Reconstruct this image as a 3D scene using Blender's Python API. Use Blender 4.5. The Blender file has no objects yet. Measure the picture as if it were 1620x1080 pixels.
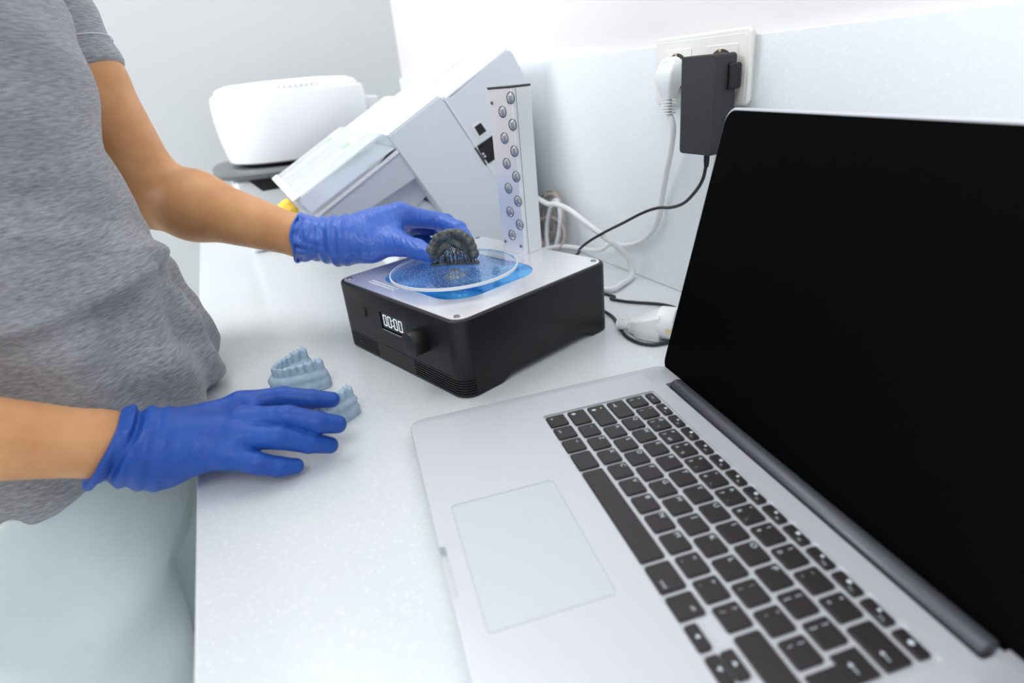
import bpy, bmesh, math, random
import numpy as np
from mathutils import Vector, Matrix

# ---------------------------------------------------------------- camera / world / light
C = bpy.context.scene.collection
SC = bpy.context.scene
FPX = 930.568
CAM = np.array([0.0, 0.0, 0.279468])
RW = np.array([[0.89364, -0.43928, -0.09190],
               [-0.25875, -0.33701, -0.90525],
               [0.36669, 0.83274, -0.41483]])
cd = bpy.data.cameras.new('camera')
cam = bpy.data.objects.new('camera', cd); C.objects.link(cam)
cd.sensor_width = 36.0
cd.lens = 36.0 * FPX / 1620.0
cd.clip_start = 0.01
m = Matrix(((RW[0][0], -RW[1][0], -RW[2][0], CAM[0]),
            (RW[0][1], -RW[1][1], -RW[2][1], CAM[1]),
            (RW[0][2], -RW[1][2], -RW[2][2], CAM[2]),
            (0, 0, 0, 1)))
cam.matrix_world = m
cd.dof.use_dof = True
cd.dof.focus_distance = 0.60
cd.dof.aperture_fstop = 4.0
SC.camera = cam
SC.view_settings.view_transform = 'Standard'
SC.view_settings.look = 'None'
SC.view_settings.gamma = 1.0
SC.view_settings.use_curve_mapping = False
SC.view_settings.exposure = -0.01

w = bpy.data.worlds.new('world'); SC.world = w; w.use_nodes = True
w.node_tree.nodes['Background'].inputs[0].default_value = (0.90, 0.95, 1.0, 1)
w.node_tree.nodes['Background'].inputs[1].default_value = 0.82

def area(name, loc, target, sx, sy, power, col=(1, 1, 1)):
    l = bpy.data.lights.new(name, 'AREA'); l.shape = 'RECTANGLE'; l.size = sx; l.size_y = sy
    l.energy = power; l.color = col
    o = bpy.data.objects.new(name, l); C.objects.link(o); o.location = loc
    o.rotation_euler = (Vector(target) - Vector(loc)).to_track_quat('-Z', 'Y').to_euler()
    return o
area('ceiling_panel_light', (-0.25, 1.20, 1.70), (0.12, 0.75, 0), 1.0, 1.0, 11, (1.0, 0.99, 0.98))
area('rear_fill_light', (-0.55, -0.75, 1.70), (0.4, 0.7, 0.15), 0.8, 0.8, 9.5, (1.0, 0.99, 0.98))  # added fill lamp, unseen behind the camera, to brighten splashback and machine sides
area('window_light', (-1.9, 1.15, 1.15), (0.5, 0.65, 0.1), 1.1, 1.1, 44, (0.94, 0.98, 1.0))

# ---------------------------------------------------------------- helpers
def ray(x, y): return RW.T @ np.array([(x - 810) / FPX, (y - 540) / FPX, 1.0])
def onz(x, y, z=0.0): d = ray(x, y); return Vector(CAM + d * (z - CAM[2]) / d[2])
def onx(x, y, X): d = ray(x, y); return Vector(CAM + d * (X - CAM[0]) / d[0])
def ony(x, y, Y): d = ray(x, y); return Vector(CAM + d * (Y - CAM[1]) / d[1])

def tag(o, label=None, cat=None, group=None, kind=None):
    if label: o['label'] = label
    if cat: o['category'] = cat
    if group: o['group'] = group
    if kind: o['kind'] = kind
    return o
def empty(name, loc=(0, 0, 0), rz=0.0, label=None, cat=None, group=None):
    o = bpy.data.objects.new(name, None); C.objects.link(o); o.empty_display_size = 0.03
    o.location = loc; o.rotation_euler = (0, 0, rz)
    return tag(o, label, cat, group)
def link(name, me, mat=None, parent=None, smooth=False, loc=None, rot=None):
    o = bpy.data.objects.new(name, me); C.objects.link(o)
    if mat is not None:
        for mm in (mat if isinstance(mat, (list, tuple)) else [mat]): me.materials.append(mm)
    if smooth:
        me.polygons.foreach_set('use_smooth', [True] * len(me.polygons))
    if parent is not None: o.parent = parent
    if loc is not None: o.location = loc
    if rot is not None: o.rotation_euler = rot
    return o
def bm_obj(name, bm, mat=None, parent=None, smooth=False, auto=None, **k):
    bmesh.ops.recalc_face_normals(bm, faces=bm.faces[:])
    me = bpy.data.meshes.new(name); bm.to_mesh(me); bm.free()
    o = link(name, me, mat, parent, smooth, **k)
    if auto is not None:
        me.polygons.foreach_set('use_smooth', [True] * len(me.polygons))
        me.set_sharp_from_angle(angle=math.radians(auto))
    return o
def bevel(o, w_, seg=2, ang=30):
    md = o.modifiers.new('bevel', 'BEVEL'); md.width = w_; md.segments = seg
    md.limit_method = 'ANGLE'; md.angle_limit = math.radians(ang)
    o.data.polygons.foreach_set('use_smooth', [True] * len(o.data.polygons))
    o.data.set_sharp_from_angle(angle=math.radians(40))
    md.harden_normals = False
    return o
def add_box(bm, x0, x1, y0, y1, z0, z1, mi=0, M=None):
    v = [bm.verts.new((x, y, z)) for z in (z0, z1) for y in (y0, y1) for x in (x0, x1)]
    if M is not None:
        for q in v: q.co = M @ q.co
    for f in ((0, 1, 3, 2), (4, 6, 7, 5), (0, 4, 5, 1), (2, 3, 7, 6), (0, 2, 6, 4), (1, 5, 7, 3)):
        fc = bm.faces.new([v[i] for i in f]); fc.material_index = mi
    return v
def box(name, x0, x1, y0, y1, z0, z1, mat, parent=None, bev=0, seg=2, **k):
    bm = bmesh.new(); add_box(bm, x0, x1, y0, y1, z0, z1)
    o = bm_obj(name, bm, mat, parent, **k)
    if bev: bevel(o, bev, seg)
    return o
def rrect(x0, x1, y0, y1, r, n=8):
    pts = []
    for cx, cy, a0 in ((x1 - r, y1 - r, 0), (x0 + r, y1 - r, 90), (x0 + r, y0 + r, 180), (x1 - r, y0 + r, 270)):
        for i in range(n + 1):
            a = math.radians(a0 + 90 * i / n); pts.append((cx + r * math.cos(a), cy + r * math.sin(a)))
    return pts
def add_prism(bm, pts, z0, z1, M=None, mi=0, taper=None):
    n = len(pts)
    lo = [bm.verts.new((p[0], p[1], z0)) for p in (taper or pts)]
    hi = [bm.verts.new((p[0], p[1], z1)) for p in pts]
    if M is not None:
        for q in lo + hi: q.co = M @ q.co
    fs = [bm.faces.new(lo[::-1]), bm.faces.new(hi)]
    for i in range(n): fs.append(bm.faces.new((lo[i], lo[(i + 1) % n], hi[(i + 1) % n], hi[i])))
    for f in fs: f.material_index = mi
def prism(name, pts, z0, z1, mat, parent=None, bev=0, seg=2, M=None, auto=35, **k):
    bm = bmesh.new(); add_prism(bm, pts, z0, z1, M)
    o = bm_obj(name, bm, mat, parent, auto=auto, **k)
    if bev: bevel(o, bev, seg)
    return o
def loft(name, rings, mat, parent=None, smooth=True, closed=True, auto=None, cap=True, **k):
    bm = bmesh.new(); R = [[bm.verts.new(p) for p in r] for r in rings]
    n = len(rings[0])
    for a, b in zip(R, R[1:]):
        for i in range(n if closed else n - 1):
            bm.faces.new((a[i], a[(i + 1) % n], b[(i + 1) % n], b[i]))
    if cap and closed: bm.faces.new(R[0][::-1]); bm.faces.new(R[-1])
    return bm_obj(name, bm, mat, parent, smooth=smooth, auto=auto, **k)
def add_lathe(bm, prof, n=32, M=None, mi=0):
    R = []
    for r, z in prof:
        if r < 1e-7: R.append([bm.verts.new((0, 0, z))])
        else: R.append([bm.verts.new((r * math.cos(2 * math.pi * i / n), r * math.sin(2 * math.pi * i / n), z)) for i in range(n)])
    if M is not None:
        for r in R:
            for q in r: q.co = M @ q.co
    for a, b in zip(R, R[1:]):
        for i in range(n):
            j = (i + 1) % n
            if len(a) == 1 and len(b) == 1: continue
            if len(a) == 1: f = bm.faces.new((a[0], b[i], b[j]))
            elif len(b) == 1: f = bm.faces.new((a[i], b[0], a[j]))
            else: f = bm.faces.new((a[i], a[j], b[j], b[i]))
            f.material_index = mi
def lathe(name, prof, mat, parent=None, n=32, M=None, auto=40, **k):
    bm = bmesh.new(); add_lathe(bm, prof, n, M)
    return bm_obj(name, bm, mat, parent, auto=auto, **k)
def spline(pts, sub=8):
    P = [Vector(p) for p in pts]; out = []
    for i in range(len(P) - 1):
        p0 = P[max(i - 1, 0)]; p1 = P[i]; p2 = P[i + 1]; p3 = P[min(i + 2, len(P) - 1)]
        for s in range(sub):
            t = s / sub
            out.append(0.5 * ((2 * p1) + (-p0 + p2) * t + (2 * p0 - 5 * p1 + 4 * p2 - p3) * t * t + (-p0 + 3 * p1 - 3 * p2 + p3) * t ** 3))
    out.append(P[-1]); return out
def add_tube(bm, pts, r, n=10, sub=8, mi=0):
    P = spline(pts, sub) if sub else [Vector(p) for p in pts]
    rr = r if isinstance(r, (list, tuple)) else [r] * len(pts)
    N = len(P); up = None; R = []
    for i, p in enumerate(P):
        t = (P[min(i + 1, N - 1)] - P[max(i - 1, 0)])
        if t.length < 1e-9: t = Vector((0, 0, 1))
        t.normalize()
        if up is None:
            up = t.orthogonal().normalized()
        up = (up - t * up.dot(t)).normalized(); s = t.cross(up)
        f = i / (N - 1) * (len(rr) - 1); k = min(int(f), len(rr) - 2) if len(rr) > 1 else 0
        rad = rr[k] * (1 - (f - k)) + rr[min(k + 1, len(rr) - 1)] * (f - k)
        R.append([bm.verts.new(p + (up * math.cos(2 * math.pi * j / n) + s * math.sin(2 * math.pi * j / n)) * rad) for j in range(n)])
    fs = []
    for a, b in zip(R, R[1:]):
        for j in range(n): fs.append(bm.faces.new((a[j], a[(j + 1) % n], b[(j + 1) % n], b[j])))
    fs.append(bm.faces.new(R[0][::-1])); fs.append(bm.faces.new(R[-1]))
    for f in fs: f.material_index = mi
def tube(name, pts, r, mat, parent=None, n=10, sub=8):
    bm = bmesh.new(); add_tube(bm, pts, r, n, sub)
    return bm_obj(name, bm, mat, parent, smooth=True)
def cut(o, build, auto=35):
    """boolean-subtract the shape collected by build(bm) from o and bake the result"""
    bm = bmesh.new(); build(bm); bmesh.ops.recalc_face_normals(bm, faces=bm.faces[:])
    me = bpy.data.meshes.new('cutter'); bm.to_mesh(me); bm.free()
    c = bpy.data.objects.new('cutter', me); C.objects.link(c)
    mw = o.matrix_basis.copy(); par = o.parent; o.parent = None; o.matrix_basis = Matrix()
    md = o.modifiers.new('cut', 'BOOLEAN'); md.operation = 'DIFFERENCE'; md.solver = 'EXACT'; md.object = c
    bpy.context.view_layer.update()
    dg = bpy.context.evaluated_depsgraph_get()
    new = bpy.data.meshes.new_from_object(o.evaluated_get(dg))
    o.modifiers.clear(); old = o.data; o.data = new
    o.parent = par; o.matrix_basis = mw
    bpy.data.objects.remove(c); bpy.data.meshes.remove(me); bpy.data.meshes.remove(old)
    if auto is not None:
        new.polygons.foreach_set('use_smooth', [True] * len(new.polygons))
        new.set_sharp_from_angle(angle=math.radians(auto))
    return o
TXT = {}
def text_mesh(s, size, depth=0.0):
    k = (s, round(size, 5), depth)
    if k in TXT: return TXT[k]
    cu = bpy.data.curves.new('t', 'FONT'); cu.body = s; cu.size = size; cu.extrude = depth
    cu.align_x = 'CENTER'; cu.align_y = 'CENTER'; cu.resolution_u = 3
    o = bpy.data.objects.new('t', cu); C.objects.link(o)
    bpy.context.view_layer.update()
    me = bpy.data.meshes.new_from_object(o.evaluated_get(bpy.context.evaluated_depsgraph_get()))
    me.name = 'lettering'
    bpy.data.objects.remove(o); bpy.data.curves.remove(cu)
    TXT[k] = me
    return me

# ---------------------------------------------------------------- materials
def mat(name, col, rough=0.5, metal=0.0, spec=0.5, **k):
    m_ = bpy.data.materials.new(name); m_.use_nodes = True
    b = m_.node_tree.nodes['Principled BSDF']
    b.inputs['Base Color'].default_value = (*col, 1); b.inputs['Roughness'].default_value = rough
    b.inputs['Metallic'].default_value = metal; b.inputs['Specular IOR Level'].default_value = spec
    for kk, v in k.items(): b.inputs[kk.replace('_', ' ')].default_value = v
    return m_
def nodes(m_): return m_.node_tree, m_.node_tree.nodes['Principled BSDF']
def coords(nt, scale=(1, 1, 1), rot=(0, 0, 0)):
    tc = nt.nodes.new('ShaderNodeTexCoord'); mp = nt.nodes.new('ShaderNodeMapping')
    mp.inputs['Scale'].default_value = scale; mp.inputs['Rotation'].default_value = rot
    nt.links.new(tc.outputs['Object'], mp.inputs['Vector']); return mp.outputs[0]
def add_bump(m_, scale, strength, dist=0.001, sc3=(1, 1, 1), detail=3, rot=(0, 0, 0), kind='noise', distort=0.0):
    nt, b = nodes(m_); v = coords(nt, sc3, rot)
    if kind == 'noise':
        t = nt.nodes.new('ShaderNodeTexNoise'); t.inputs['Scale'].default_value = scale
        t.inputs['Detail'].default_value = detail; t.inputs['Distortion'].default_value = distort; out = t.outputs['Fac']
    else:
        t = nt.nodes.new('ShaderNodeTexVoronoi'); t.inputs['Scale'].default_value = scale; out = t.outputs['Distance']
    nt.links.new(v, t.inputs['Vector'])
    bp = nt.nodes.new('ShaderNodeBump'); bp.inputs['Strength'].default_value = strength; bp.inputs['Distance'].default_value = dist
    nt.links.new(out, bp.inputs['Height'])
    if b.inputs['Normal'].is_linked:
        nt.links.new(b.inputs['Normal'].links[0].from_socket, bp.inputs['Normal'])
    nt.links.new(bp.outputs[0], b.inputs['Normal'])
    return m_
def mottle(m_, c1, c2, scale, lo=0.35, hi=0.65, sc3=(1, 1, 1), detail=4, rot=(0, 0, 0), kind='noise', distort=0):
    nt, b = nodes(m_); v = coords(nt, sc3, rot)
    if kind == 'noise':
        t = nt.nodes.new('ShaderNodeTexNoise'); t.inputs['Scale'].default_value = scale; t.inputs['Detail'].default_value = detail
        t.inputs['Distortion'].default_value = distort
        out = t.outputs['Fac']
    else:
        t = nt.nodes.new('ShaderNodeTexVoronoi'); t.inputs['Scale'].default_value = scale; out = t.outputs['Distance']
    nt.links.new(v, t.inputs['Vector'])
    r = nt.nodes.new('ShaderNodeValToRGB'); r.color_ramp.elements[0].position = lo; r.color_ramp.elements[1].position = hi
    r.color_ramp.elements[0].color = (*c1, 1); r.color_ramp.elements[1].color = (*c2, 1)
    nt.links.new(out, r.inputs[0]); nt.links.new(r.outputs[0], b.inputs['Base Color'])
    return m_

M_counter = mottle(mat('white_stone_counter', (.8, .82, .83), .22, spec=.4), (.715, .735, .745), (.64, .668, .685), 210, .10, .34, kind='voronoi')
M_splash = mottle(mat('white_stone_splashback', (.8, .82, .83), .28, spec=.4), (.85, .875, .895), (.80, .835, .86), 170, .10, .34, kind='voronoi')
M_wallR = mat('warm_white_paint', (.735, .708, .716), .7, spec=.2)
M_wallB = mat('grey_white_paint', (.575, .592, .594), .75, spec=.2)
add_bump(M_wallB, 60, .1, .001); add_bump(M_wallR, 60, .1, .001)
M_floor = mottle(mat('pale_floor', (.6, .62, .62), .4), (.62, .64, .64), (.55, .57, .57), 12)
M_cab = mat('white_cabinet', (.75, .77, .77), .4)
M_alu = mat('anodised_aluminium', (.58, .595, .63), .48, metal=.40, spec=.4)
add_bump(M_alu, 2500, .04, .0002)
M_pad = mat('trackpad_glass', (.555, .585, .615), .5, metal=.35, spec=.4)
M_speaker = mottle(mat('speaker_grille', (.60, .62, .66), .5, metal=.4), (.50, .51, .55), (.58, .595, .63), 1500, .1, .4, kind='voronoi')
M_key = mat('black_key_plastic', (.020, .016, .017), .42, spec=.45)
add_bump(M_key, 3000, .05, .0001)
M_legend = mat('white_key_print', (.62, .70, .74), .6)
M_screen = mat('black_screen_glass', (.0016, .0016, .0019), .6, spec=.02)
M_hinge = mat('dark_grey_hinge', (.085, .09, .105), .38, metal=.3)
M_dark = mat('matte_black_plastic', (.008, .008, .0095), .42, spec=.4)
add_bump(M_dark, 900, .06, .0003)
M_darker = mat('black_recess', (.006, .006, .007), .6)
M_plate = mat('brushed_silver_top', (.90, .89, .91), .26, metal=.72)
M_led_alu = mat('silver_light_panel', (.84, .86, .90), .34, metal=.35)
M_screw = mat('steel_screw', (.35, .34, .33), .3, metal=1)
M_blue = mat('blue_reflective_window', (.010, .17, .50), .07, metal=.4, spec=.8)
mottle(M_blue, (.004, .17, .58), (.10, .52, .95), 12, .35, .62, detail=2, distort=1.5)
def clear(name, tint, gloss_col=(1, 1, 1), rough=.05, base=.06, haze=0.0):
    m_ = bpy.data.materials.new(name); m_.use_nodes = True; nt = m_.node_tree; nt.nodes.clear()
    out = nt.nodes.new('ShaderNodeOutputMaterial'); tr = nt.nodes.new('ShaderNodeBsdfTransparent'); gl = nt.nodes.new('ShaderNodeBsdfGlossy')
    df = nt.nodes.new('ShaderNodeBsdfDiffuse'); mx = nt.nodes.new('ShaderNodeMixShader'); mh = nt.nodes.new('ShaderNodeMixShader'); lw = nt.nodes.new('ShaderNodeLayerWeight'); pw = nt.nodes.new('ShaderNodeMath'); ml = nt.nodes.new('ShaderNodeMath')
    tr.inputs[0].default_value = (*tint, 1); gl.inputs[0].default_value = (*gloss_col, 1); gl.inputs['Roughness'].default_value = rough
    df.inputs[0].default_value = (.9, .93, .96, 1); mh.inputs[0].default_value = haze; pw.operation = 'POWER'; pw.inputs[1].default_value = 4.5; ml.operation = 'MULTIPLY_ADD'; ml.inputs[1].default_value = .7; ml.inputs[2].default_value = base * .6
    nt.links.new(lw.outputs['Facing'], pw.inputs[0]); nt.links.new(pw.outputs[0], ml.inputs[0])
    nt.links.new(tr.outputs[0], mh.inputs[1]); nt.links.new(df.outputs[0], mh.inputs[2])
    nt.links.new(ml.outputs[0], mx.inputs[0]); nt.links.new(mh.outputs[0], mx.inputs[1]); nt.links.new(gl.outputs[0], mx.inputs[2])
    nt.links.new(mx.outputs[0], out.inputs[0]); return m_
M_acryl = clear('clear_acrylic', (.93, .97, .99), rough=.04, haze=.03)
M_rim = clear('acrylic_rim', (.8, .88, .92), rough=.3, haze=.75)
M_dot = mat('white_dots', (.85, .9, .95), .4)
M_lens = mat('led_lens', (.46, .48, .52), .16, metal=.5, spec=.5)
M_lensring = mat('lens_ring', (.16, .17, .19), .25, metal=.9)
M_gunmetal = mat('dark_end_cap', (.07, .065, .07), .35, metal=.5)
M_digit = mat('lit_digits', (.8, .9, 1), .5, Emission_Color=(.82, .93, 1, 1), Emission_Strength=.9)
M_disp = mat('display_glass', (.008, .012, .022), .15)
M_white = mat('white_plastic', (.83, .84, .85), .35)
M_plugw = mat('ivory_plug_plastic', (.78, .80, .80), .32)
M_brass = mat('brass_contact', (.75, .6, .35), .3, metal=1)
M_socket = mat('glossy_cream_plate', (.80, .79, .75), .12, spec=.6)
M_adapter = mottle(mat('speckled_black_adapter', (.03, .03, .035), .5), (.010, .010, .012), (.060, .062, .070), 2200, .45, .75)
add_bump(M_adapter, 2200, .5, .0004)
M_cordb = mat('black_cord', (.015, .015, .018), .4)
M_cordw = mat('white_cord', (.74, .75, .76), .4)
M_cordbeige = mat('beige_cord', (.42, .37, .34), .5)
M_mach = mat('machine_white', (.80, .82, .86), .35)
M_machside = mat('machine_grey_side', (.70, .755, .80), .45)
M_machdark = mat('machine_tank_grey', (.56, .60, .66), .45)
M_cover = clear('clear_plastic_cover', (.95, .97, 1.0), rough=.12, haze=.34)
M_trim = mat('lavender_trim', (.62, .63, .82), .4)
M_green = mat('pale_green_marker', (.45, .80, .50), .5)
M_red = mat('pale_red_marker', (.80, .35, .38), .5)
M_yellow = mat('yellow_plastic', (.95, .62, .05), .35)
M_drum = mat('drum_white', (.86, .87, .89), .3)
M_tray = mat('grey_tray', (.13, .135, .135), .35)
M_stone = mat('blue_grey_plaster', (.37, .50, .62), .75, spec=.25)
mottle(M_stone, (.34, .46, .57), (.42, .54, .65), 160, .3, .7); add_bump(M_stone, 500, .25, .0006)
M_resin = mat('dark_grey_resin', (.055, .062, .062), .33, spec=.5)
mottle(M_resin, (.04, .042, .04), (.10, .118, .118), 140, .3, .7); add_bump(M_resin, 300, .35, .0008)
M_skin = mat('tan_skin', (.60, .335, .175), .5, spec=.35, Subsurface_Weight=.12, Subsurface_Radius=(.012, .005, .003), Subsurface_Scale=.4)
mottle(M_skin, (.53, .245, .10), (.68, .355, .165), 26, .25, .65); add_bump(M_skin, 700, .12, .0004)
M_glove = mat('blue_nitrile', (.018, .075, .42), .46, spec=.35)
mottle(M_glove, (.011, .064, .33), (.016, .088, .41), 22, .3, .7)
add_bump(M_glove, 42, .55, .0030, (1, .5, 1), 2, distort=1.6)
M_gloveL = mat('blue_nitrile_lighter', (.030, .105, .50), .33, spec=.5)  # lighter, glossier copy of the glove blue, used on the far glove
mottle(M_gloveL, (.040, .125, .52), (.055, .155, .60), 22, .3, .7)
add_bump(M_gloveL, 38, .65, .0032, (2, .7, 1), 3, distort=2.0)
M_shirt = mat('grey_melange_jersey', (.30, .31, .33), .9, spec=.1, Sheen_Weight=.3)
mottle(M_shirt, (.165, .172, .188), (.40, .412, .43), 230, .28, .72, (.7, .22, 4.2), 6, rot=(.5, 0, 0))
add_bump(M_shirt, 1400, .5, .0008)
add_bump(M_shirt, 230, .25, .001, (.7, .22, 4.2), 5, rot=(.5, 0, 0))
M_pants = mat('white_cotton', (.66, .73, .75), .85, spec=.1)
mottle(M_pants, (.60, .68, .70), (.67, .75, .77), 14, .3, .7)
add_bump(M_pants, 2200, .3, .0004)
M_shoe = mat('white_shoe', (.7, .7, .7), .5)

# ---------------------------------------------------------------- setting
WX = 0.4935
box('floor', -2.2, WX + .02, -1.4, 1.72, -.93, -.90, M_floor)['kind'] = 'structure'
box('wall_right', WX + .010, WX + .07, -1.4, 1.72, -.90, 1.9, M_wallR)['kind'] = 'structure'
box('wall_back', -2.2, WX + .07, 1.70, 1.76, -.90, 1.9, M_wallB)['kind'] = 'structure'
o = box('splashback', WX, WX + .0099, -.6, 1.699, .0001, .2915, M_splash, bev=.0015)
tag(o, 'low white speckled stone splashback panel along the wall behind the counter', 'splashback')
o = box('countertop', -.084, WX + .0099, -.6, 1.699, -.030, 0, M_counter, bev=.002, seg=3)
tag(o, 'long white speckled stone countertop carrying all the equipment', 'countertop')
cab = empty('base_cabinet', (0, 0, -.90), 0, 'white base cabinet under the long stone countertop', 'cabinet')
box('body', -.055, WX + .0099, -.6, 1.699, .08, .8695, M_cab, cab)
box('plinth', -.02, WX + .0099, -.6, 1.699, 0.0005, .0799, M_cab, cab)
for i in range(4):
    y0 = -.6 + i * .575
    d = box('door', -.074, -.0555, y0 + .002, y0 + .571, .09, .86, M_cab, cab, bev=.002)
    box('handle', -.084, -.0745, y0 + .25, y0 + .33, .80, .812, M_screw, d)

# ---------------------------------------------------------------- laptop
L0 = Vector((.19948, .37963, 0)); LA = math.atan2(-.01870185, -.0033527)
lap = empty('laptop', L0, LA, 'open silver laptop with a black screen on the near end of the counter', 'laptop')
U0, U1, V0, V1, DZ = -.042, .317, -.1195, .1275, .0125
rings = []
for ins, z in ((.010, .0014), (.003, .0035), (.0004, .0065), (0, .009), (0, .0115), (.0004, .0122), (.0012, DZ)):
    rings.append([(p[0], p[1], z) for p in rrect(U0 + ins, U1 - ins, V0 + ins, V1 - ins, .012 - ins * .4)])
base = loft('base', rings, M_alu, lap, auto=30)
def lap_cut(bm):
    add_prism(bm, rrect(-.0018, .2780, -.0100, .0935, .003), DZ - .0016, DZ + .01)
    add_prism(bm, rrect(.0815, .1895, -.1052, -.0308, .003), DZ - .0005, DZ + .01)
    add_prism(bm, rrect(-.0075, .2835, .1085, .16, .002), .0040, DZ + .02)
    add_prism(bm, rrect(.1175, .1605, V0 - .005, V0 + .0042, .002), .0068, DZ + .01)
cut(base, lap_cut, 30)
prism('trackpad', rrect(.0819, .1891, -.1048, -.0312, .0027), DZ - .0005, DZ - .0001, M_pad, lap)
for x0, x1 in ((-.034, -.0075), (.2835, .310)):
    prism('speaker_grille', rrect(x0, x1, -.0095, .0985, .002), DZ - .0003, DZ + .00003, M_speaker, lap)
for x in (-.02, .295):
    for y in (-.10, .11):
        lathe('foot', [(0, 0.0), (.007, 0), (.008, .0008), (.008, .0022), (0, .0022)], M_dark, lap, 20, Matrix.Translation((x, y, 0)))
# hinge clutch bar
rings = []
for x in (-.0045, -.0035, .2795, .2805):
    rr_ = .0062 if -.004 < x < .280 else .0052
    rings.append([(x, .1175 + rr_ * 1.05 * math.cos(a), .0118 + rr_ * .82 * math.sin(a)) for a in [2 * math.pi * i / 20 for i in range(20)]])
loft('hinge', rings, M_hinge, lap, auto=50)
# lid
lid = empty('lid', (0, .1245, .0085)); lid.parent = lap; lid.rotation_euler = (math.radians(-13.9), 0, 0)
LH = .2355
def xz_prism(bm, pts, y0, y1, mi=0):
    Mx = Matrix(((1, 0, 0, 0), (0, 0, 1, 0), (0, 1, 0, 0), (0, 0, 0, 1)))
    add_prism(bm, pts, y0, y1, Mx, mi)
bm = bmesh.new(); xz_prism(bm, rrect(U0, U1, 0, LH, .0115, 10), 0, .0052)
sh = bm_obj('lid_shell', bm, M_alu, lid, auto=35); bevel(sh, .0012, 3)
bm = bmesh.new(); xz_prism(bm, rrect(U0 + .0016, U1 - .0016, .0016, LH - .0022, .0102, 10), -.0005, .0006)
bm_obj('screen', bm, M_screen, lid, auto=35)
# keys
def arrow_pts(s, kind):
    a = s
    return {'up': [(-.5 * a, -.3 * a), (.5 * a, -.3 * a), (0, .45 * a)], 'down': [(-.5 * a, .3 * a), (.5 * a, .3 * a), (0, -.45 * a)],
            'left': [(.3 * a, .5 * a), (.3 * a, -.5 * a), (-.45 * a, 0)], 'right': [(-.3 * a, .5 * a), (-.3 * a, -.5 * a), (.45 * a, 0)]}[kind]
KEYM = {}
KT = DZ + .0002
def key_mesh(wk, hk):
    k = (round(wk, 5), round(hk, 5))
    if k in KEYM: return KEYM[k]
    bm = bmesh.new(); rings = []
    for ins, z in ((0, -.0018), (0, -.0006), (.00015, -.0002), (.0005, 0)):
        rings.append([bm.verts.new((p[0], p[1], z)) for p in rrect(-wk / 2 + ins, wk / 2 - ins, -hk / 2 + ins, hk / 2 - ins, .0016 - ins, 4)])
    n = len(rings[0])
    for a, b in zip(rings, rings[1:]):
        for i in range(n): bm.faces.new((a[i], a[(i + 1) % n], b[(i + 1) % n], b[i]))
    bm.faces.new(rings[-1]); bm.faces.new(rings[0][::-1])
    bmesh.ops.recalc_face_normals(bm, faces=bm.faces[:])
    me = bpy.data.meshes.new('key'); bm.to_mesh(me); bm.free(); me.materials.append(M_key)
    me.polygons.foreach_set('use_smooth', [True] * len(me.polygons)); me.set_sharp_from_angle(angle=math.radians(50))
    for p in me.polygons:
        if len(p.vertices) > 4: p.use_smooth = False
    KEYM[k] = me; return me
def key(u, v, wk, hk, legends=(), me=None):
    o = bpy.data.objects.new('key', me or key_mesh(wk, hk)); C.objects.link(o); o.parent = lap; o.location = (u, v, KT)
    bm = bmesh.new(); n = 0
    for s, du, dv, size in legends:
        if s in ('up', 'down', 'left', 'right', 'tab', 'shift', 'caps', 'back', 'enter', 'sun', 'bar'):
            a = size
            if s in ('up', 'down', 'left', 'right'): polys = [arrow_pts(a, s)]
            elif s == 'tab': polys = [arrow_pts(a * .8, 'right'), [(-a, -.08 * a), (0, -.08 * a), (0, .08 * a), (-a, .08 * a)], [(.45 * a, -.5 * a), (.6 * a, -.5 * a), (.6 * a, .5 * a), (.45 * a, .5 * a)]]
            elif s in ('shift', 'caps'): polys = [arrow_pts(a * 1.1, 'up'), [(-.22 * a, -.75 * a), (.22 * a, -.75 * a), (.22 * a, -.3 * a), (-.22 * a, -.3 * a)]]
            elif s in ('back', 'enter'): polys = [[(p[0] - .5 * a, p[1]) for p in arrow_pts(a * .8, 'left')], [(-.3 * a, -.08 * a), (a, -.08 * a), (a, .08 * a), (-.3 * a, .08 * a)]]
            elif s == 'bar': polys = [[(-.9 * a, -.25 * a), (.9 * a, -.25 * a), (.9 * a, .25 * a), (-.9 * a, .25 * a)]]
            else: polys = [[(.45 * a * math.cos(t * math.pi / 4), .45 * a * math.sin(t * math.pi / 4)) for t in range(8)]]
            for P in polys: bm.faces.new([bm.verts.new((x + du, y + dv, 0)) for x, y in P])
        else:
            tm = text_mesh(s, size); nv = len(bm.verts); bm.from_mesh(tm)
            bm.verts.ensure_lookup_table()
            for q in bm.verts[nv:]: q.co += Vector((du, dv, 0))
        n += 1
    if n:
        me2 = bpy.data.meshes.new('legend'); bm.to_mesh(me2)
        lo = bpy.data.objects.new('legend', me2); C.objects.link(lo); me2.materials.append(M_legend); lo.parent = o; lo.location = (0, 0, .00012)
        for p in me2.polygons:
            pass
    bm.free(); return o
G = .0031; PU = .019; PV = .018135; KH = PV - G
def row(vr, keys, start=0.0, hk=KH):
    u = start
    for wk, leg in keys:
        W = wk * PU - G
        L = []
        for it in leg:
            s, px, py = it[:3]; size = it[3] if len(it) > 3 else .0042
            L.append((s, px * (W / 2 - .0030), py * (hk / 2 - .0032), size))
        key((u + wk / 2) * PU, vr, W, hk, L); u += wk
def LT(c): return (1, [(c, -.85, .9, .0052)])
def NM(n_, s, r=None): return (1, [(s, -.8, .9, .0040), (n_, -.8, -.9, .0040)] + ([(r, .8, -.9, .0040)] if r else []))
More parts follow.
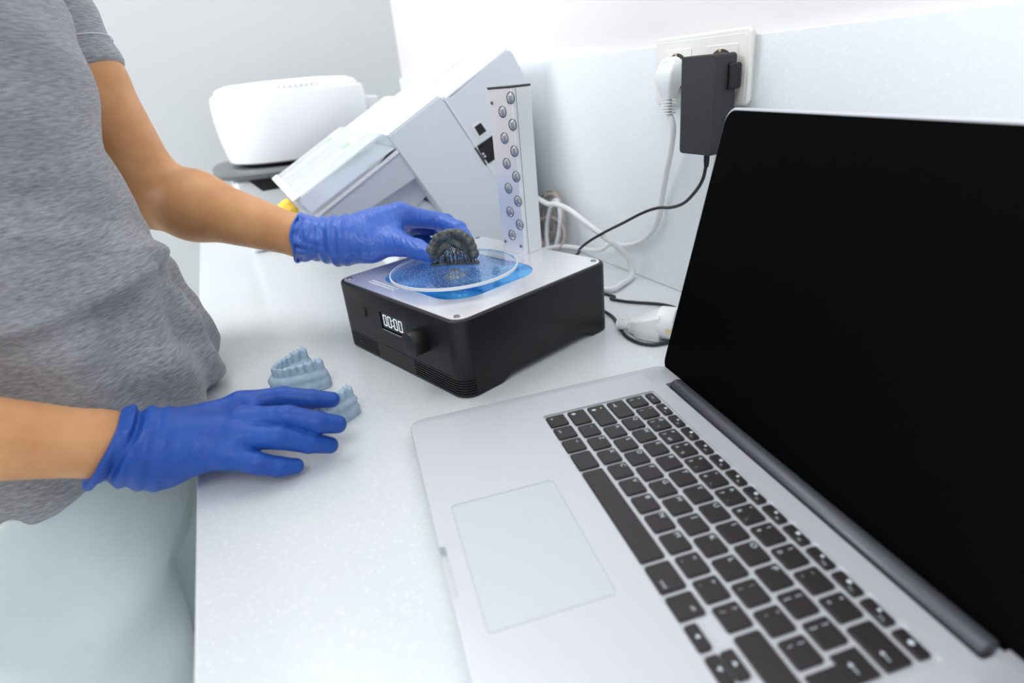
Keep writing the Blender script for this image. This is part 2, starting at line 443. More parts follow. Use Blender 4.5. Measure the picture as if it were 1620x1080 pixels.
row(-.0008, [(1, [('fn', -.6, -.8, .0036)]), (1, [('ctrl', -.4, -.8, .0032)]), (1, [('alt', -.6, .8, .0028)]), (1.25, []), (5, []),
             (1.25, [('cmd', .7, -.8, .0032)]), (1, [('alt', .7, .6, .0032)])], hk=.0160)
row(PV, [(1.25, [('shift', -.75, -.6, .0034)]), (1, [('~', -.7, .8), ('`', -.7, -.8)])] + [LT(c) for c in 'ZXCVBNM'] +
    [(1, [('<', -.7, .8), (',', -.7, -.8)]), (1, [('>', -.7, .8), ('.', -.7, -.8)]), (1, [('?', -.7, .8), ('/', -.7, -.8)]), (2.25, [('shift', .85, -.6, .0034)])])
row(2 * PV, [(1.75, [('caps', -.75, -.6, .0034), ('sun', -.8, .8, .0018)])] + [LT(c) for c in 'ASDFGHJKL'] +
    [(1, [(':', -.7, .8), (';', -.7, -.8)]), (1, [('"', -.7, .8), ("'", -.7, -.8)]), (1, [('|', -.7, .8), ('\\', -.7, -.8)])])
row(3 * PV, [(1.5, [('tab', -.6, -.6, .0034)])] + [LT(c) for c in 'QWERTYUIOP'] + [(1, [('{', -.7, .8), ('[', -.7, -.8)]), (1, [('}', -.7, .8), (']', -.7, -.8)])])
row(4 * PV, [(1, [('±', -.7, .8), ('§', -.7, -.8)]), NM('1', '!'), NM('2', '@', '"'), NM('3', '#', '№'), NM('4', '$', '%'), NM('5', '%', ':'), NM('6', '^', ','), NM('7', '&', '.'),
             NM('8', '*', ';'), NM('9', '('), NM('0', ')'), NM('-', '_'), NM('=', '+'), (1.5, [('back', .6, -.5, .0032)])])
FP = 14.5 * PU / 14
fl = [[('esc', 0, 0, .0034)]] + [[('sun', 0, .0012, .0032 if i % 2 else .0024), ('F%d' % i, .0042, -.0018, .0022)] for i in range(1, 13)] + [[('sun', 0, 0, .0034)]]
for i in range(14): key(FP * (i + .5), .0872, FP - G, .0078, fl[i])
key(12.0 * PU, -.0050, PU - G, .0076, [('left', 0, 0, .0030)]); key(14.0 * PU, -.0050, PU - G, .0076, [('right', 0, 0, .0030)])
key(13.0 * PU, -.0050, PU - G, .0076, [('down', 0, 0, .0030)]); key(13.0 * PU, .0034, PU - G, .0076, [('up', 0, 0, .0030)])
# the L-shaped enter key
a0, a1 = 13.5 * PU + G / 2, 14.5 * PU - G / 2; b0 = 13.75 * PU + G / 2
cu_, cv_ = 14.0 * PU, 2.5 * PV
pts = [(b0 - cu_, 1.5 * PV + G / 2 - cv_), (a1 - cu_, 1.5 * PV + G / 2 - cv_), (a1 - cu_, 3.5 * PV - G / 2 - cv_), (a0 - cu_, 3.5 * PV - G / 2 - cv_), (a0 - cu_, 2.5 * PV + G / 2 - cv_), (b0 - cu_, 2.5 * PV + G / 2 - cv_)]
bm = bmesh.new(); add_prism(bm, pts, -.0018, 0); bmesh.ops.recalc_face_normals(bm, faces=bm.faces[:])
me = bpy.data.meshes.new('key'); bm.to_mesh(me); bm.free(); me.materials.append(M_key)
bevel(key(cu_, cv_, .016, .034, [('enter', .001, .007, .0034)], me), .0006, 2)

# ---------------------------------------------------------------- curing station
DC = Vector((.222, .604, 0)); DA = math.radians(16.8)
dev = empty('curing_station', DC, DA, 'black box with silver top, blue window, round clear turntable and digital timer', 'curing machine')
E1 = Vector((math.cos(DA), math.sin(DA), 0)); E2 = Vector((-math.sin(DA), math.cos(DA), 0))
def devplane(x, y, off):      # pixel -> point of the plane e1 = off, in the station's own frame
    d = Vector(ray(x, y)); c = Vector(CAM); t = (off - (c - DC).dot(E1)) / d.dot(E1); p = c + d * t - DC
    return Vector((p.dot(E1), p.dot(E2), p.z))
HX, HY, HZ, HR = .1085, .1145, .0800, .017
rings = []
for ins, z in ((.0012, .0004), (0, .0014), (0, .0775), (.0006, .0790), (.0020, .0800)):
    rings.append([(p[0], p[1], z) for p in rrect(-HX + ins, HX - ins, -HY + ins, HY - ins, HR - ins, 10)])
dbody = loft('housing', rings, M_dark, dev, auto=30)
outline = rrect(-HX, HX, -HY, HY, HR, 10)
def strip(bm, path, z0, z1, din, dout):
    n = len(path); inn = []; out = []
    for i, p in enumerate(path):
        a = path[max(i - 1, 0)]; b = path[min(i + 1, n - 1)]
        t = Vector((b[0] - a[0], b[1] - a[1])).normalized(); nn = Vector((t.y, -t.x))
        inn.append((p[0] - nn.x * din, p[1] - nn.y * din)); out.append((p[0] + nn.x * dout, p[1] + nn.y * dout))
    add_prism(bm, inn + out[::-1], z0, z1)
def arc(cx, cy, a0, a1, n=10): return [(cx + HR * math.cos(math.radians(a0 + (a1 - a0) * i / n)), cy + HR * math.sin(math.radians(a0 + (a1 - a0) * i / n))) for i in range(n + 1)]
rightpath = [(-HX, -.031)] + arc(-HX + HR, -HY + HR, 180, 262)
leftpath = arc(-HX + HR, HY - HR, 98, 180) + [(-HX, .041)]
def vents(bm):
    for i in range(6):
        z = .0040 + i * .0028
        strip(bm, rightpath, z, z + .0013, .0014, .004); strip(bm, leftpath, z, z + .0013, .0014, .004)
cut(dbody, vents, 30)
def notch(bm):
    Mx = Matrix(((1, 0, 0, 0), (0, 0, 1, 0), (0, 1, 0, 0), (0, 0, 0, 1)))
    add_prism(bm, [(-.066, -.01), (.078, -.01), (.078, .0005), (.066, .0085), (-.048, .0085), (-.064, .0005), ], -.2, .2, Mx)
def notch2(bm):
    notch(bm)
cut(dbody, notch2, 30)
def misc(bm):
    add_box(bm, -.12, -HX + .0006, -.095, .095, .0212, .0218)
    a = devplane(603, 496, -HX); add_box(bm, -.12, -HX + .0020, -.0262, .0235, .0425, .0618)
cut(dbody, misc, 30)
plate = prism('top_plate', rrect(-HX + .0040, HX - .0040, -HY + .0040, HY - .0040, HR - .003, 10), .0788, .0808, M_plate, dev)
WCX, WCY = -.0095, -.001
def wcut(bm): add_prism(bm, rrect(-.0785, .0485, -.0735, .0765, .034, 14), .0800, .09)
cut(plate, wcut, 30)
prism('blue_window', rrect(-.0782, .0482, -.0732, .0762, .0337, 14), .0795, .08035, M_blue, dev)
for x in (-.0965, .0975):
    for y in (-.1005, .1015):
        s = lathe('screw', [(0, .0004), (.0014, .0004), (.0016, .0009), (.0030, .0009), (.0033, .0002), (.0033, 0), (0, 0)], M_screw, dev, 20, Matrix.Translation((x, y, .0807)))
# display
a = box('display', -HX + .0012, -HX + .0022, -.0258, .0231, .0429, .0614, M_disp, dev)
def seg7(bm, y, z, w_, h_, t):
    x = -HX + .0010
    def sg(y0, y1, z0, z1): add_box(bm, x, x + .0003, min(y0, y1), max(y0, y1), z0, z1)
    g = t * .25
    sg(y - w_ / 2 + g, y + w_ / 2 - g, z + h_ / 2 - t, z + h_ / 2); sg(y - w_ / 2 + g, y + w_ / 2 - g, z - h_ / 2, z - h_ / 2 + t)
    for s in (-1, 1):
        e = y + s * w_ / 2
        sg(e - t / 2, e + t / 2, z + t * .3, z + h_ / 2 - g * 2); sg(e - t / 2, e + t / 2, z - h_ / 2 + g * 2, z - t * .3)
dg_c = [(.0158, .0525), (.0068, .0525), (-.0048, .0525), (-.0140, .0525)]
for y, z in dg_c:
    bm = bmesh.new(); seg7(bm, y, z, .0054, .0125, .00085); bm_obj('digit', bm, M_digit, a)
bm = bmesh.new()
for dz in (-.003, .003): add_box(bm, -HX + .0010, -HX + .0013, .0002, .0016, .0525 + dz - .0007, .0525 + dz + .0007)
bm_obj('colon', bm, M_digit, a)
box('display_sill', -HX - .0003, -HX + .0020, -.0262, .0200, .0408, .0425, mat('grey_sill', (.25, .25, .27), .3, metal=.4), dev)
# knob, button, pin holes
Mk = Matrix.Translation((-HX, -.0540, .0490)) @ Matrix.Rotation(math.radians(-90), 4, 'Y')
lathe('knob', [(0, -.001), (.0125, -.001), (.0125, .0005), (.0128, .0010), (.0128, .0150), (.0122, .0162), (.0108, .0164), (0, .0160)], M_dark, dev, 40, Mk)
Mb = Matrix.Translation((-HX, .0585, .0520)) @ Matrix.Rotation(math.radians(-90), 4, 'Y')
lathe('button', [(0, -.001), (.0050, -.001), (.0050, .0010), (.0046, .0016), (0, .0017)], M_dark, dev, 24, Mb)
for z in (.0585, .0480):
    lathe('indicator', [(0, 0), (.0010, 0), (.0010, .0001), (0, .0001)], M_darker, dev, 12, Matrix.Translation((-HX, .036, z)) @ Matrix.Rotation(math.radians(-90), 4, 'Y'))
# printed fine text on the plate by the window
bm = bmesh.new(); rnd = random.Random(4)
for k in range(2):
    y = .070
    while y > .022:
        l = rnd.uniform(.003, .007); add_box(bm, -.0905 + k * .0045, -.0880 + k * .0045, y - l, y, .0808, .0809); y -= l + .0012
bm_obj('fine_print', bm, mat('pale_print', (.62, .66, .66), .5), dev)
# turntable
TC = Vector((-.0225, -.003, 0)); TZ = .0880; TR = .0695
bm = bmesh.new()
add_lathe(bm, [(0, TZ), (TR - .0004, TZ), (TR, TZ + .0004), (TR, TZ + .0031), (TR - .0004, TZ + .0035), (0, TZ + .0035)], 96, Matrix.Translation(TC))
tt = bm_obj('turntable', bm, M_acryl, dev, auto=30)
bm = bmesh.new(); add_lathe(bm, [(TR + .0001, TZ + .0001), (TR + .0011, TZ + .0003), (TR + .0011, TZ + .0032), (TR + .0001, TZ + .0034), (TR + .0001, TZ + .0001)], 96, Matrix.Translation(TC))
bm_obj('rim', bm, M_rim, tt, auto=30)
bm = bmesh.new(); rnd = random.Random(2)
for ring in range(1, 11):
    r = ring * .0063; nn = int(2 * math.pi * r / .0075)
    for i in range(nn):
        a_ = 2 * math.pi * (i + .5 * (ring % 2)) / nn
        add_lathe(bm, [(0, TZ - .0002), (.00055, TZ - .0002), (.00055, TZ - .00005), (0, TZ - .00005)], 6, Matrix.Translation(TC + Vector((r * math.cos(a_), r * math.sin(a_), 0))))
tag(bm_obj('dot_pattern', bm, M_dot, tt), kind='stuff')
lathe('hub', [(0, .0803), (.012, .0803), (.012, .0815), (.007, .0820), (.007, TZ - .0003), (0, TZ - .0003)], M_lens, dev, 32, Matrix.Translation(TC))
# light tower
tw = empty('light_tower', (.0741, .0038, .0808)); tw.parent = dev
TWH = .1855; TWW = .0191
bm = bmesh.new(); add_box(bm, 0, .029, -TWW, TWW, 0, TWH - .0022)
tp = bm_obj('panel', bm, M_led_alu, tw); bevel(tp, .0006, 2)
box('side_groove', .0060, .0068, -TWW - .0002, TWW + .0002, .0008, TWH - .003, mat('groove_grey', (.25, .30, .36), .4, metal=.5), tw)
box('end_cap', -.0004, .0294, -TWW - .0004, TWW + .0004, TWH - .0022, TWH, M_gunmetal, tw, bev=.0004)
lz = [(477, 298), (441, 361), (486, 419), (450, 479), (494, 538), (460, 593), (502, 652), (468, 704), (510, 762), (475, 810), (518, 868), (484, 914)]
Mr = Matrix.Rotation(math.radians(-90), 4, 'Y')
for i, (x, y) in enumerate(lz):
    p = devplane(640 + x / 2.843, 50 + y / 2.843, .0741)
    c = Matrix.Translation((0, p.y - .0038, p.z - .0808)) @ Mr
    l = lathe('lens', [(0, .0022), (.0018, .0021), (.0036, .0015), (.0050, .0006), (.0055, .0001), (.0055, -.0005), (0, -.0005)], M_lens, tw, 28, c)
    lathe('lens_ring', [(.0056, -.0004), (.0056, .0005), (.0060, .0006), (.0063, .0002), (.0063, -.0004)], M_lensring, l, 28, c)
for y, z in ((-.0140, .1700), (.0135, .1695), (-.0135, .0100), (.0135, .0125)):
    lathe('screw', [(0, .0006), (.0008, .0006), (.0010, .0013), (.0017, .0012), (.0021, .0004), (.0021, -.0004), (0, -.0004)], M_screw, tw, 16, Matrix.Translation((0, y, z)) @ Mr)

# ---------------------------------------------------------------- implicit surfaces (smooth organic shapes)
def cone(P, a, b, ra, rb):
    a = np.asarray(a, float); b = np.asarray(b, float); ba = b - a
    pa = P - a; h = np.clip((pa @ ba) / (ba @ ba), 0, 1)
    return np.linalg.norm(pa - h[..., None] * ba, axis=-1) - (ra + (rb - ra) * h)
def ell(P, c, r, Mx=None):
    q = P - np.asarray(c, float)
    if Mx is not None: q = q @ Mx
    r = np.asarray(r, float); k = np.linalg.norm(q / r, axis=-1)
    return (k - 1) * min(r)
def smin(a, b, k):
    h = np.clip(.5 + .5 * (b - a) / k, 0, 1)
    return b * (1 - h) + a * h - k * h * (1 - h)
def smax(a, b, k): return -smin(-a, -b, k)
def surface(name, f, lo, hi, h, material, parent, post=2):
    ax = [np.arange(lo[i], hi[i] + h, h) for i in range(3)]
    X = np.stack(np.meshgrid(*ax, indexing='ij'), -1)
    D = f(X).astype(np.float32)
    D[0] = D[-1] = 1; D[:, 0] = D[:, -1] = 1; D[:, :, 0] = D[:, :, -1] = 1
    S = D < 0
    nx, ny, nz = S.shape
    cnt = np.zeros((nx - 1, ny - 1, nz - 1), np.int32); acc = np.zeros((nx - 1, ny - 1, nz - 1, 3)); ne = np.zeros((nx - 1, ny - 1, nz - 1))
    for i in (0, 1):
        for j in (0, 1):
            for k in (0, 1): cnt += S[i:nx - 1 + i, j:ny - 1 + j, k:nz - 1 + k]
    act = (cnt > 0) & (cnt < 8)
    idx = np.argwhere(act)
    def corner(o): return D[idx[:, 0] + o[0], idx[:, 1] + o[1], idx[:, 2] + o[2]]
    V = np.zeros((len(idx), 3)); N = np.zeros(len(idx))
    for axis in range(3):
        o1, o2 = [q for q in range(3) if q != axis]
        for u in (0, 1):
            for v in (0, 1):
                a = [0, 0, 0]; a[o1] = u; a[o2] = v; b = list(a); b[axis] = 1
                da, db = corner(a), corner(b); cr = (da < 0) != (db < 0)
                t = np.where(cr, da / np.where(cr, da - db, 1), 0)
                p = np.array(a, float)[None] + t[:, None] * (np.array(b, float) - np.array(a, float))[None]
                V += p * cr[:, None]; N += cr
    V = V / N[:, None]
    V = (V + idx) * h + np.array(lo)
    vid = -np.ones(act.shape, np.int64); vid[idx[:, 0], idx[:, 1], idx[:, 2]] = np.arange(len(idx))
    faces = []
    for axis in range(3):
        o1, o2 = [(1, 2), (2, 0), (0, 1)][axis]
        sl0 = [slice(None)] * 3; sl1 = [slice(None)] * 3
        sl0[axis] = slice(0, -1); sl1[axis] = slice(1, None)
        cr = S[tuple(sl0)] != S[tuple(sl1)]
        e = np.argwhere(cr); e = e[(e[:, o1] > 0) & (e[:, o2] > 0)]
        def g(d1, d2):
            q = e.copy(); q[:, o1] -= d1; q[:, o2] -= d2
            return vid[q[:, 0], q[:, 1], q[:, 2]]
        F = np.stack([g(1, 1), g(0, 1), g(0, 0), g(1, 0)], 1)
        ins = S[e[:, 0], e[:, 1], e[:, 2]]
        F[~ins] = F[~ins][:, ::-1]
        faces.append(F)
    F = np.concatenate(faces)
    F = F[(F >= 0).all(1)]
    # light Laplacian smoothing
    e = np.concatenate([F[:, [0, 1]], F[:, [1, 2]], F[:, [2, 3]], F[:, [3, 0]]])
    for _ in range(post):
        A = np.zeros_like(V); n = np.zeros(len(V))
        np.add.at(A, e[:, 0], V[e[:, 1]]); np.add.at(A, e[:, 1], V[e[:, 0]]); np.add.at(n, e[:, 0], 1); np.add.at(n, e[:, 1], 1)
        V = V * .5 + .5 * A / np.maximum(n, 1)[:, None]
    me = bpy.data.meshes.new(name)
    me.vertices.add(len(V)); me.vertices.foreach_set('co', V.ravel())
    me.loops.add(F.size); me.loops.foreach_set('vertex_index', F.ravel())
    me.polygons.add(len(F)); me.polygons.foreach_set('loop_start', np.arange(0, F.size, 4)); me.polygons.foreach_set('loop_total', np.full(len(F), 4))
    me.update(); me.validate()
    return link(name, me, material, parent, smooth=True)

# ---------------------------------------------------------------- person
PX, PY = -.19, .685
per = empty('person', (0, 0, 0), 0, 'person in a grey t-shirt, white trousers and blue gloves leaning at the counter', 'person')
def v(p): return np.array([p[0], p[1], p[2]], float)
# far (left) arm joints
fe = v(ony(238, 305, .87)); fs = np.array([-.150, .875, .445]); fw = v(ony(478, 375, .735))
fh = v(ony(126, 128, .85))
# near (right) arm joints
nw = v(ony(165, 702, .492)); ne_ = np.array([-.350, .460, .165]); ns = np.array([-.24, .535, .43])
nf = nw + (ne_ - nw) * .25

def body_f(P):
    d = cone(P, fs, fh, .050, .046)
    d = smin(d, cone(P, fh, fe, .046, .040), .01)
    m1 = fe + (fw - fe) * .30
    d = smin(d, cone(P, fe, m1, .0395, .0395), .02)
    d = smin(d, cone(P, m1, fw, .0395, .0236), .02)
    d = smin(d, cone(P, fw, fw + (F_w - fw) * .6, .0232, .018), .01)
    d = smin(d, cone(P, ns, ne_, .048, .039), .02)
    m2 = ne_ + (nw - ne_) * .3
    d = smin(d, cone(P, ne_, m2, .039, .039), .02)
    d = smin(d, cone(P, m2, nw, .038, .0248), .02)
    d = smin(d, cone(P, nw, nw + (N_w - nw) * .6, .0245, .020), .01)
    d = smin(d, cone(P, fs, (PX, PY, .44), .05, .09), .04)
    d = smin(d, cone(P, ns, (PX, PY, .44), .05, .09), .04)
    d = smin(d, cone(P, (PX, PY, .44), (PX, PY, .56), .06, .052), .03)
    d = smin(d, cone(P, (PX, PY, .40), (PX - .02, PY, .1), .075, .068), .05)
    d = smin(d, cone(P, (PX - .02, PY, .1), (PX - .045, PY, -.08), .068, .072), .03)
    for s in (-1, 1):
        d = smin(d, cone(P, (PX - .045, PY + s * .085, -.1), (PX - .045, PY + s * .085, -.48), .055, .045), .03)
        d = smin(d, cone(P, (PX - .045, PY + s * .085, -.48), (PX - .04, PY + s * .09, -.86), .045, .032), .02)
    return d
def nz(x, y, z): return v(onz(x, y, z))
N_w = nz(225, 709, .036)
F_w = v(ony(541, 381, .715))
surface('body', body_f, (-.42, .36, -.90), (.16, .97, .58), .0052, M_skin, per, 2)

# shirt
zk = np.array([-.20, -.10, -.012, .012, .035, .05, .08, .106, .18, .256, .29, .36, .42, .47, .52])
xf = np.array([-.120, -.110, -.093, -.060, -.053, -.054, -.060, -.070, -.085, -.092, -.085, -.084, -.100, -.13, -.19])
bk = np.array([.165, .165, .165, .165, .165, .163, .160, .158, .150, .150, .155, .165, .175, .165, .09])
xb = np.array([-.33, -.33, -.325, -.32, -.32, -.32, -.315, -.31, -.30, -.30, -.30, -.31, -.31, -.29, -.23])
def hem(P): return -.004 - .30 * np.clip(-.15 - P[..., 0], 0, .2)
def shirt_f(P):
    x, y, z = P[..., 0], P[..., 1], P[..., 2]
    f = np.interp(z, zk, xf); b = np.interp(z, zk, xb); B = np.interp(z, zk, bk)
    cx = (f + b) / 2; A = (f - b) / 2
    q = ((np.abs(x - cx) / A) ** 2.3 + (np.abs(y - PY) / B) ** 2.3) ** (1 / 2.3)
    d = (q - 1) * np.minimum(A, B)
    # drape folds
    ph = np.arctan2(y - PY, x - cx)
    wv = np.clip((.22 - z) / .25, 0, 1)
    d = d + .0042 * wv * np.sin(38 * z * 2.2 + 7 * ph + 2 * np.sin(9 * y)) * np.clip(np.cos(ph + .8), 0, 1)
    d = d + .0018 * np.sin(70 * (z * .8 + x * .6 + .25 * y) + 3 * np.sin(17 * z)) * np.clip((z - .0) / .1, 0, 1)
    d = d + .0075 * np.exp(-((z - .17 + .35 * (y - PY)) / .018) ** 2) * np.clip(np.cos(ph + .3), 0, 1)
    d = d - .0060 * np.exp(-((z - .145 + .45 * (y - PY)) / .014) ** 2) * np.clip(np.cos(ph + .3), 0, 1)
    d = d + .0060 * np.exp(-((z - .23 - .5 * (y - PY)) / .016) ** 2) * np.clip(np.cos(ph - .1), 0, 1)
    side = np.clip(np.cos(ph + .55), 0, 1) ** 1.5
    for z0, sl, am, wd_ in ((.205, .30, .0055, .007), (.172, .42, .0065, .008), (.140, .55, .0060, .008), (.105, .40, .0050, .009), (.068, .25, .0045, .010), (.262, -.35, .0045, .009), (.030, .12, .0040, .010)):
        q_ = z - z0 + sl * (y - PY + .05) + .006 * np.sin(40 * y + z0 * 90)
        d = d + side * .55 * am * (np.exp(-(q_ / wd_) ** 2) - .8 * np.exp(-((q_ + 1.7 * wd_) / (1.5 * wd_)) ** 2)) * (.6 + .4 * np.sin(30 * y + 50 * z0))
    # cloth bunched into a roll above the waist, draping in upright folds below it
    zf = .150 + .012 * np.sin(16 * y + 1.0) - .25 * np.clip(PY - .10 - y, 0, .1) + .10 * np.clip(x + .12, 0, .1)
    st = 1 / (1 + np.exp(-np.clip((z - zf) / .0028, -30, 30)))
    d = d - .0125 * st * np.exp(-np.clip(z - zf, 0, 1) / .045) * np.clip(np.cos(ph + .75), 0, 1) ** .8
    lowr = np.clip((zf - z) / .03, 0, 1)
    d = d + .0048 * lowr * np.sin(13 * ph + 22 * z + 1.5 * np.sin(30 * z)) * np.clip(np.cos(ph + .5), 0, 1)
    d = d + .0022 * np.sin(11 * ph + 14 * z) * np.clip((.10 - z) / .12, 0, 1)
    s1 = cone(P, fs, fh, .060, .0505)
    cutp = (P - fh) @ ((fh - fs) / np.linalg.norm(fh - fs))
    s1 = s1 + .0015 * np.sin(120 * cutp + 9 * x)
    s1 = np.maximum(s1, cutp)
    nh = ns + (ne_ - ns) * .5
    s2 = np.maximum(cone(P, ns, ne_, .060, .060), (P - nh) @ ((ne_ - ns) / np.linalg.norm(ne_ - ns)))
    d = smin(d, s1, .014); d = smin(d, s2, .03)
    d = smin(d, cone(P, fs, (PX, PY, .44), .052, .09), .04); d = smin(d, cone(P, ns, (PX, PY, .44), .052, .09), .04)
    d = smax(d, hem(P) - z, .007)
    return np.maximum(d, z - .50)
surface('shirt', shirt_f, (-.42, .36, -.10), (.0, .97, .53), .0042, M_shirt, per, 2)
# stitched hem line of the far sleeve
ax_ = Vector((fh - fs)).normalized(); cc_ = Vector(fh) - ax_ * .028; up_ = ax_.orthogonal().normalized(); sd_ = ax_.cross(up_)
tube('sleeve_stitching', [cc_ + (up_ * math.cos(t * math.pi / 12) + sd_ * math.sin(t * math.pi / 12)) * .0526 for t in range(25)], .0006, mat('pale_thread', (.6, .6, .62), .8), per, 6, 2)

def pants_f(P):
    x, y, z = P[..., 0], P[..., 1], P[..., 2]
    d = ell(P, (PX - .030, PY, -.06), (.102, .165, .17))
    for s, dx in ((-1, -.044), (1, .008)):
        top = (PX - .012 + dx, PY + s * .080, -.10); kn = (PX - .025 + dx * 1.2, PY + s * .088, -.48); an = (PX - .035 + dx, PY + s * .09, -.845)
        d = smin(d, cone(P, top, kn, .100, .082), .008)
        d = smin(d, cone(P, kn, an, .082, .070), .02)
    d = d + .0060 * np.sin(26 * z + 18 * y + 2.5 * np.sin(16 * x)) * np.sin(14 * y - 9 * z) + .0035 * np.sin(55 * z - 30 * y + 20 * x)
    d = smax(d, z - (hem(P) + .02), .004)
    return np.maximum(d, -.855 - z)
surface('trousers', pants_f, (-.42, .36, -.86), (.0, .90, .06), .0055, M_pants, per, 2)
for s in (-1, 1):
    cx, cy = PX - .005, PY + s * .09
    rings = []
    for sc, z in ((.9, -.8998), (1, -.892), (1, -.875), (.86, -.855), (.55, -.835)):
        rings.append([(cx + (.125 * math.cos(a) + .02) * sc, cy + .045 * math.sin(a) * sc * (1 + .12 * math.cos(a)), z) for a in [2 * math.pi * i / 28 for i in range(28)]])
    loft('shoe', rings, M_shoe, per, auto=60)

# gloves --------------------------------------------------------
def finger(P, J, R, d, k=.006, first=.010):
    for i in range(len(J) - 1):
        c = cone(P, J[i], J[i + 1], R[i], R[i + 1])
        d = smin(d, c, first if i == 0 else k)
    return d
# near glove, palm down, fingers pointing to the small plaster cast
n_idx = [nz(385, 638, .042), nz(447, 627, .043), nz(494, 631, .038), nz(525, 632, .034)]
n_mid = [nz(388, 664, .043), nz(456, 659, .043), nz(503, 668, .035), nz(534, 671, .028)]
n_rng = [nz(378, 691, .037), nz(440, 692, .035), nz(489, 700, .022), nz(522, 704, .0125)]
n_pky = [nz(362, 720, .028), nz(408, 733, .0225), nz(442, 738, .0150), nz(468, 737, .0100)]
nthumb = [nz(300, 690, .024), nz(385, 668, .014), nz(450, 655, .010)]
n_car = [nz(255, 694, .038), nz(255, 703, .039), nz(252, 713, .036), nz(250, 724, .031)]
cuffN0 = nw + (ne_ - nw) * -.02
axN = (N_w - nw) / np.linalg.norm(N_w - nw)
cuff_n = v(ony(166, 707, .492))
def chain(P, J, R, k=.002):
    d = cone(P, J[0], J[1], R[0], R[1])
    for i in range(1, len(J) - 1): d = smin(d, cone(P, J[i], J[i + 1], R[i], R[i + 1]), k)
    return d
def gloveN(P):
    d = cone(P, nw - axN * .03, N_w, .0302, .0282)
    t = (P - N_w) @ axN
    for c_, J, r0, r1 in zip(n_car, (n_idx, n_mid, n_rng, n_pky), (.0215, .022, .022, .0205), (.0098, .0102, .0098, .0092)):
        d = smin(d, cone(P, N_w, c_, .0245, r0), .012)
        d = smin(d, cone(P, c_, J[0] * .92 + c_ * .08, r0, r1), .012)
    d = smin(d, cone(P, nthumb[0], nthumb[1], .017, .012), .012)
    fs_ = [chain(P, n_idx, (.0104, .0088, .0083, .0070)), chain(P, n_mid, (.0108, .0094, .0089, .0076)),
           chain(P, n_rng, (.0106, .0092, .0086, .0070)), chain(P, n_pky, (.0100, .0086, .0079, .0064))]
    g = fs_[0]
    for q in fs_[1:]: g = smin(g, q, .0009)
    # webs between the finger roots
    for a, b in ((n_idx, n_mid), (n_mid, n_rng), (n_rng, n_pky)):
        g = smin(g, cone(P, a[0] * .80 + a[1] * .20, b[0] * .80 + b[1] * .20, .0070, .0070), .006)
    d = smin(d, g, .010)
    d = smin(d, chain(P, nthumb[1:], (.0118, .0090)), .004)
    # stretched folds round the wrist and a rolled cuff bead
    d = d + .0013 * np.exp(-((t + .006) / .022) ** 2) * np.sin(t * 520 + 60 * P[..., 1])
    d = d + .0009 * np.exp(-((t + .045) / .03) ** 2) * np.sin(P[..., 1] * 300 + P[..., 0] * 260 + 2 * np.sin(200 * P[..., 2]))
    q = (P - cuff_n); s = q @ axN + .0022 * np.sin(q[..., 1] * 90 + 1)
    tilt = s + (P[..., 2] - cuff_n[2]) * -.34
    d = np.maximum(d, -tilt)
    rad = np.linalg.norm(q - (q @ axN)[..., None] * axN, axis=-1)
    d = d + .0026 * np.exp(-((tilt - .0125) / .0030) ** 2) - .0015 * np.exp(-((tilt - .0065) / .0040) ** 2)
    bead = np.sqrt((rad - .0306) ** 2 + (tilt - .0030) ** 2) - .0034
    d = smin(d, bead, .002)
    return smax(d, .0006 - P[..., 2], .002)
def bounds(pts, m_):
    A = np.array(pts); return A.min(0) - m_, A.max(0) + m_
lo, hi = bounds([nw - axN * .03, *n_idx, *n_mid, *n_rng, *n_pky, N_w], .04); lo[2] = -.004
surface('glove', gloveN, lo, hi, .0012, M_glove, per, 2)

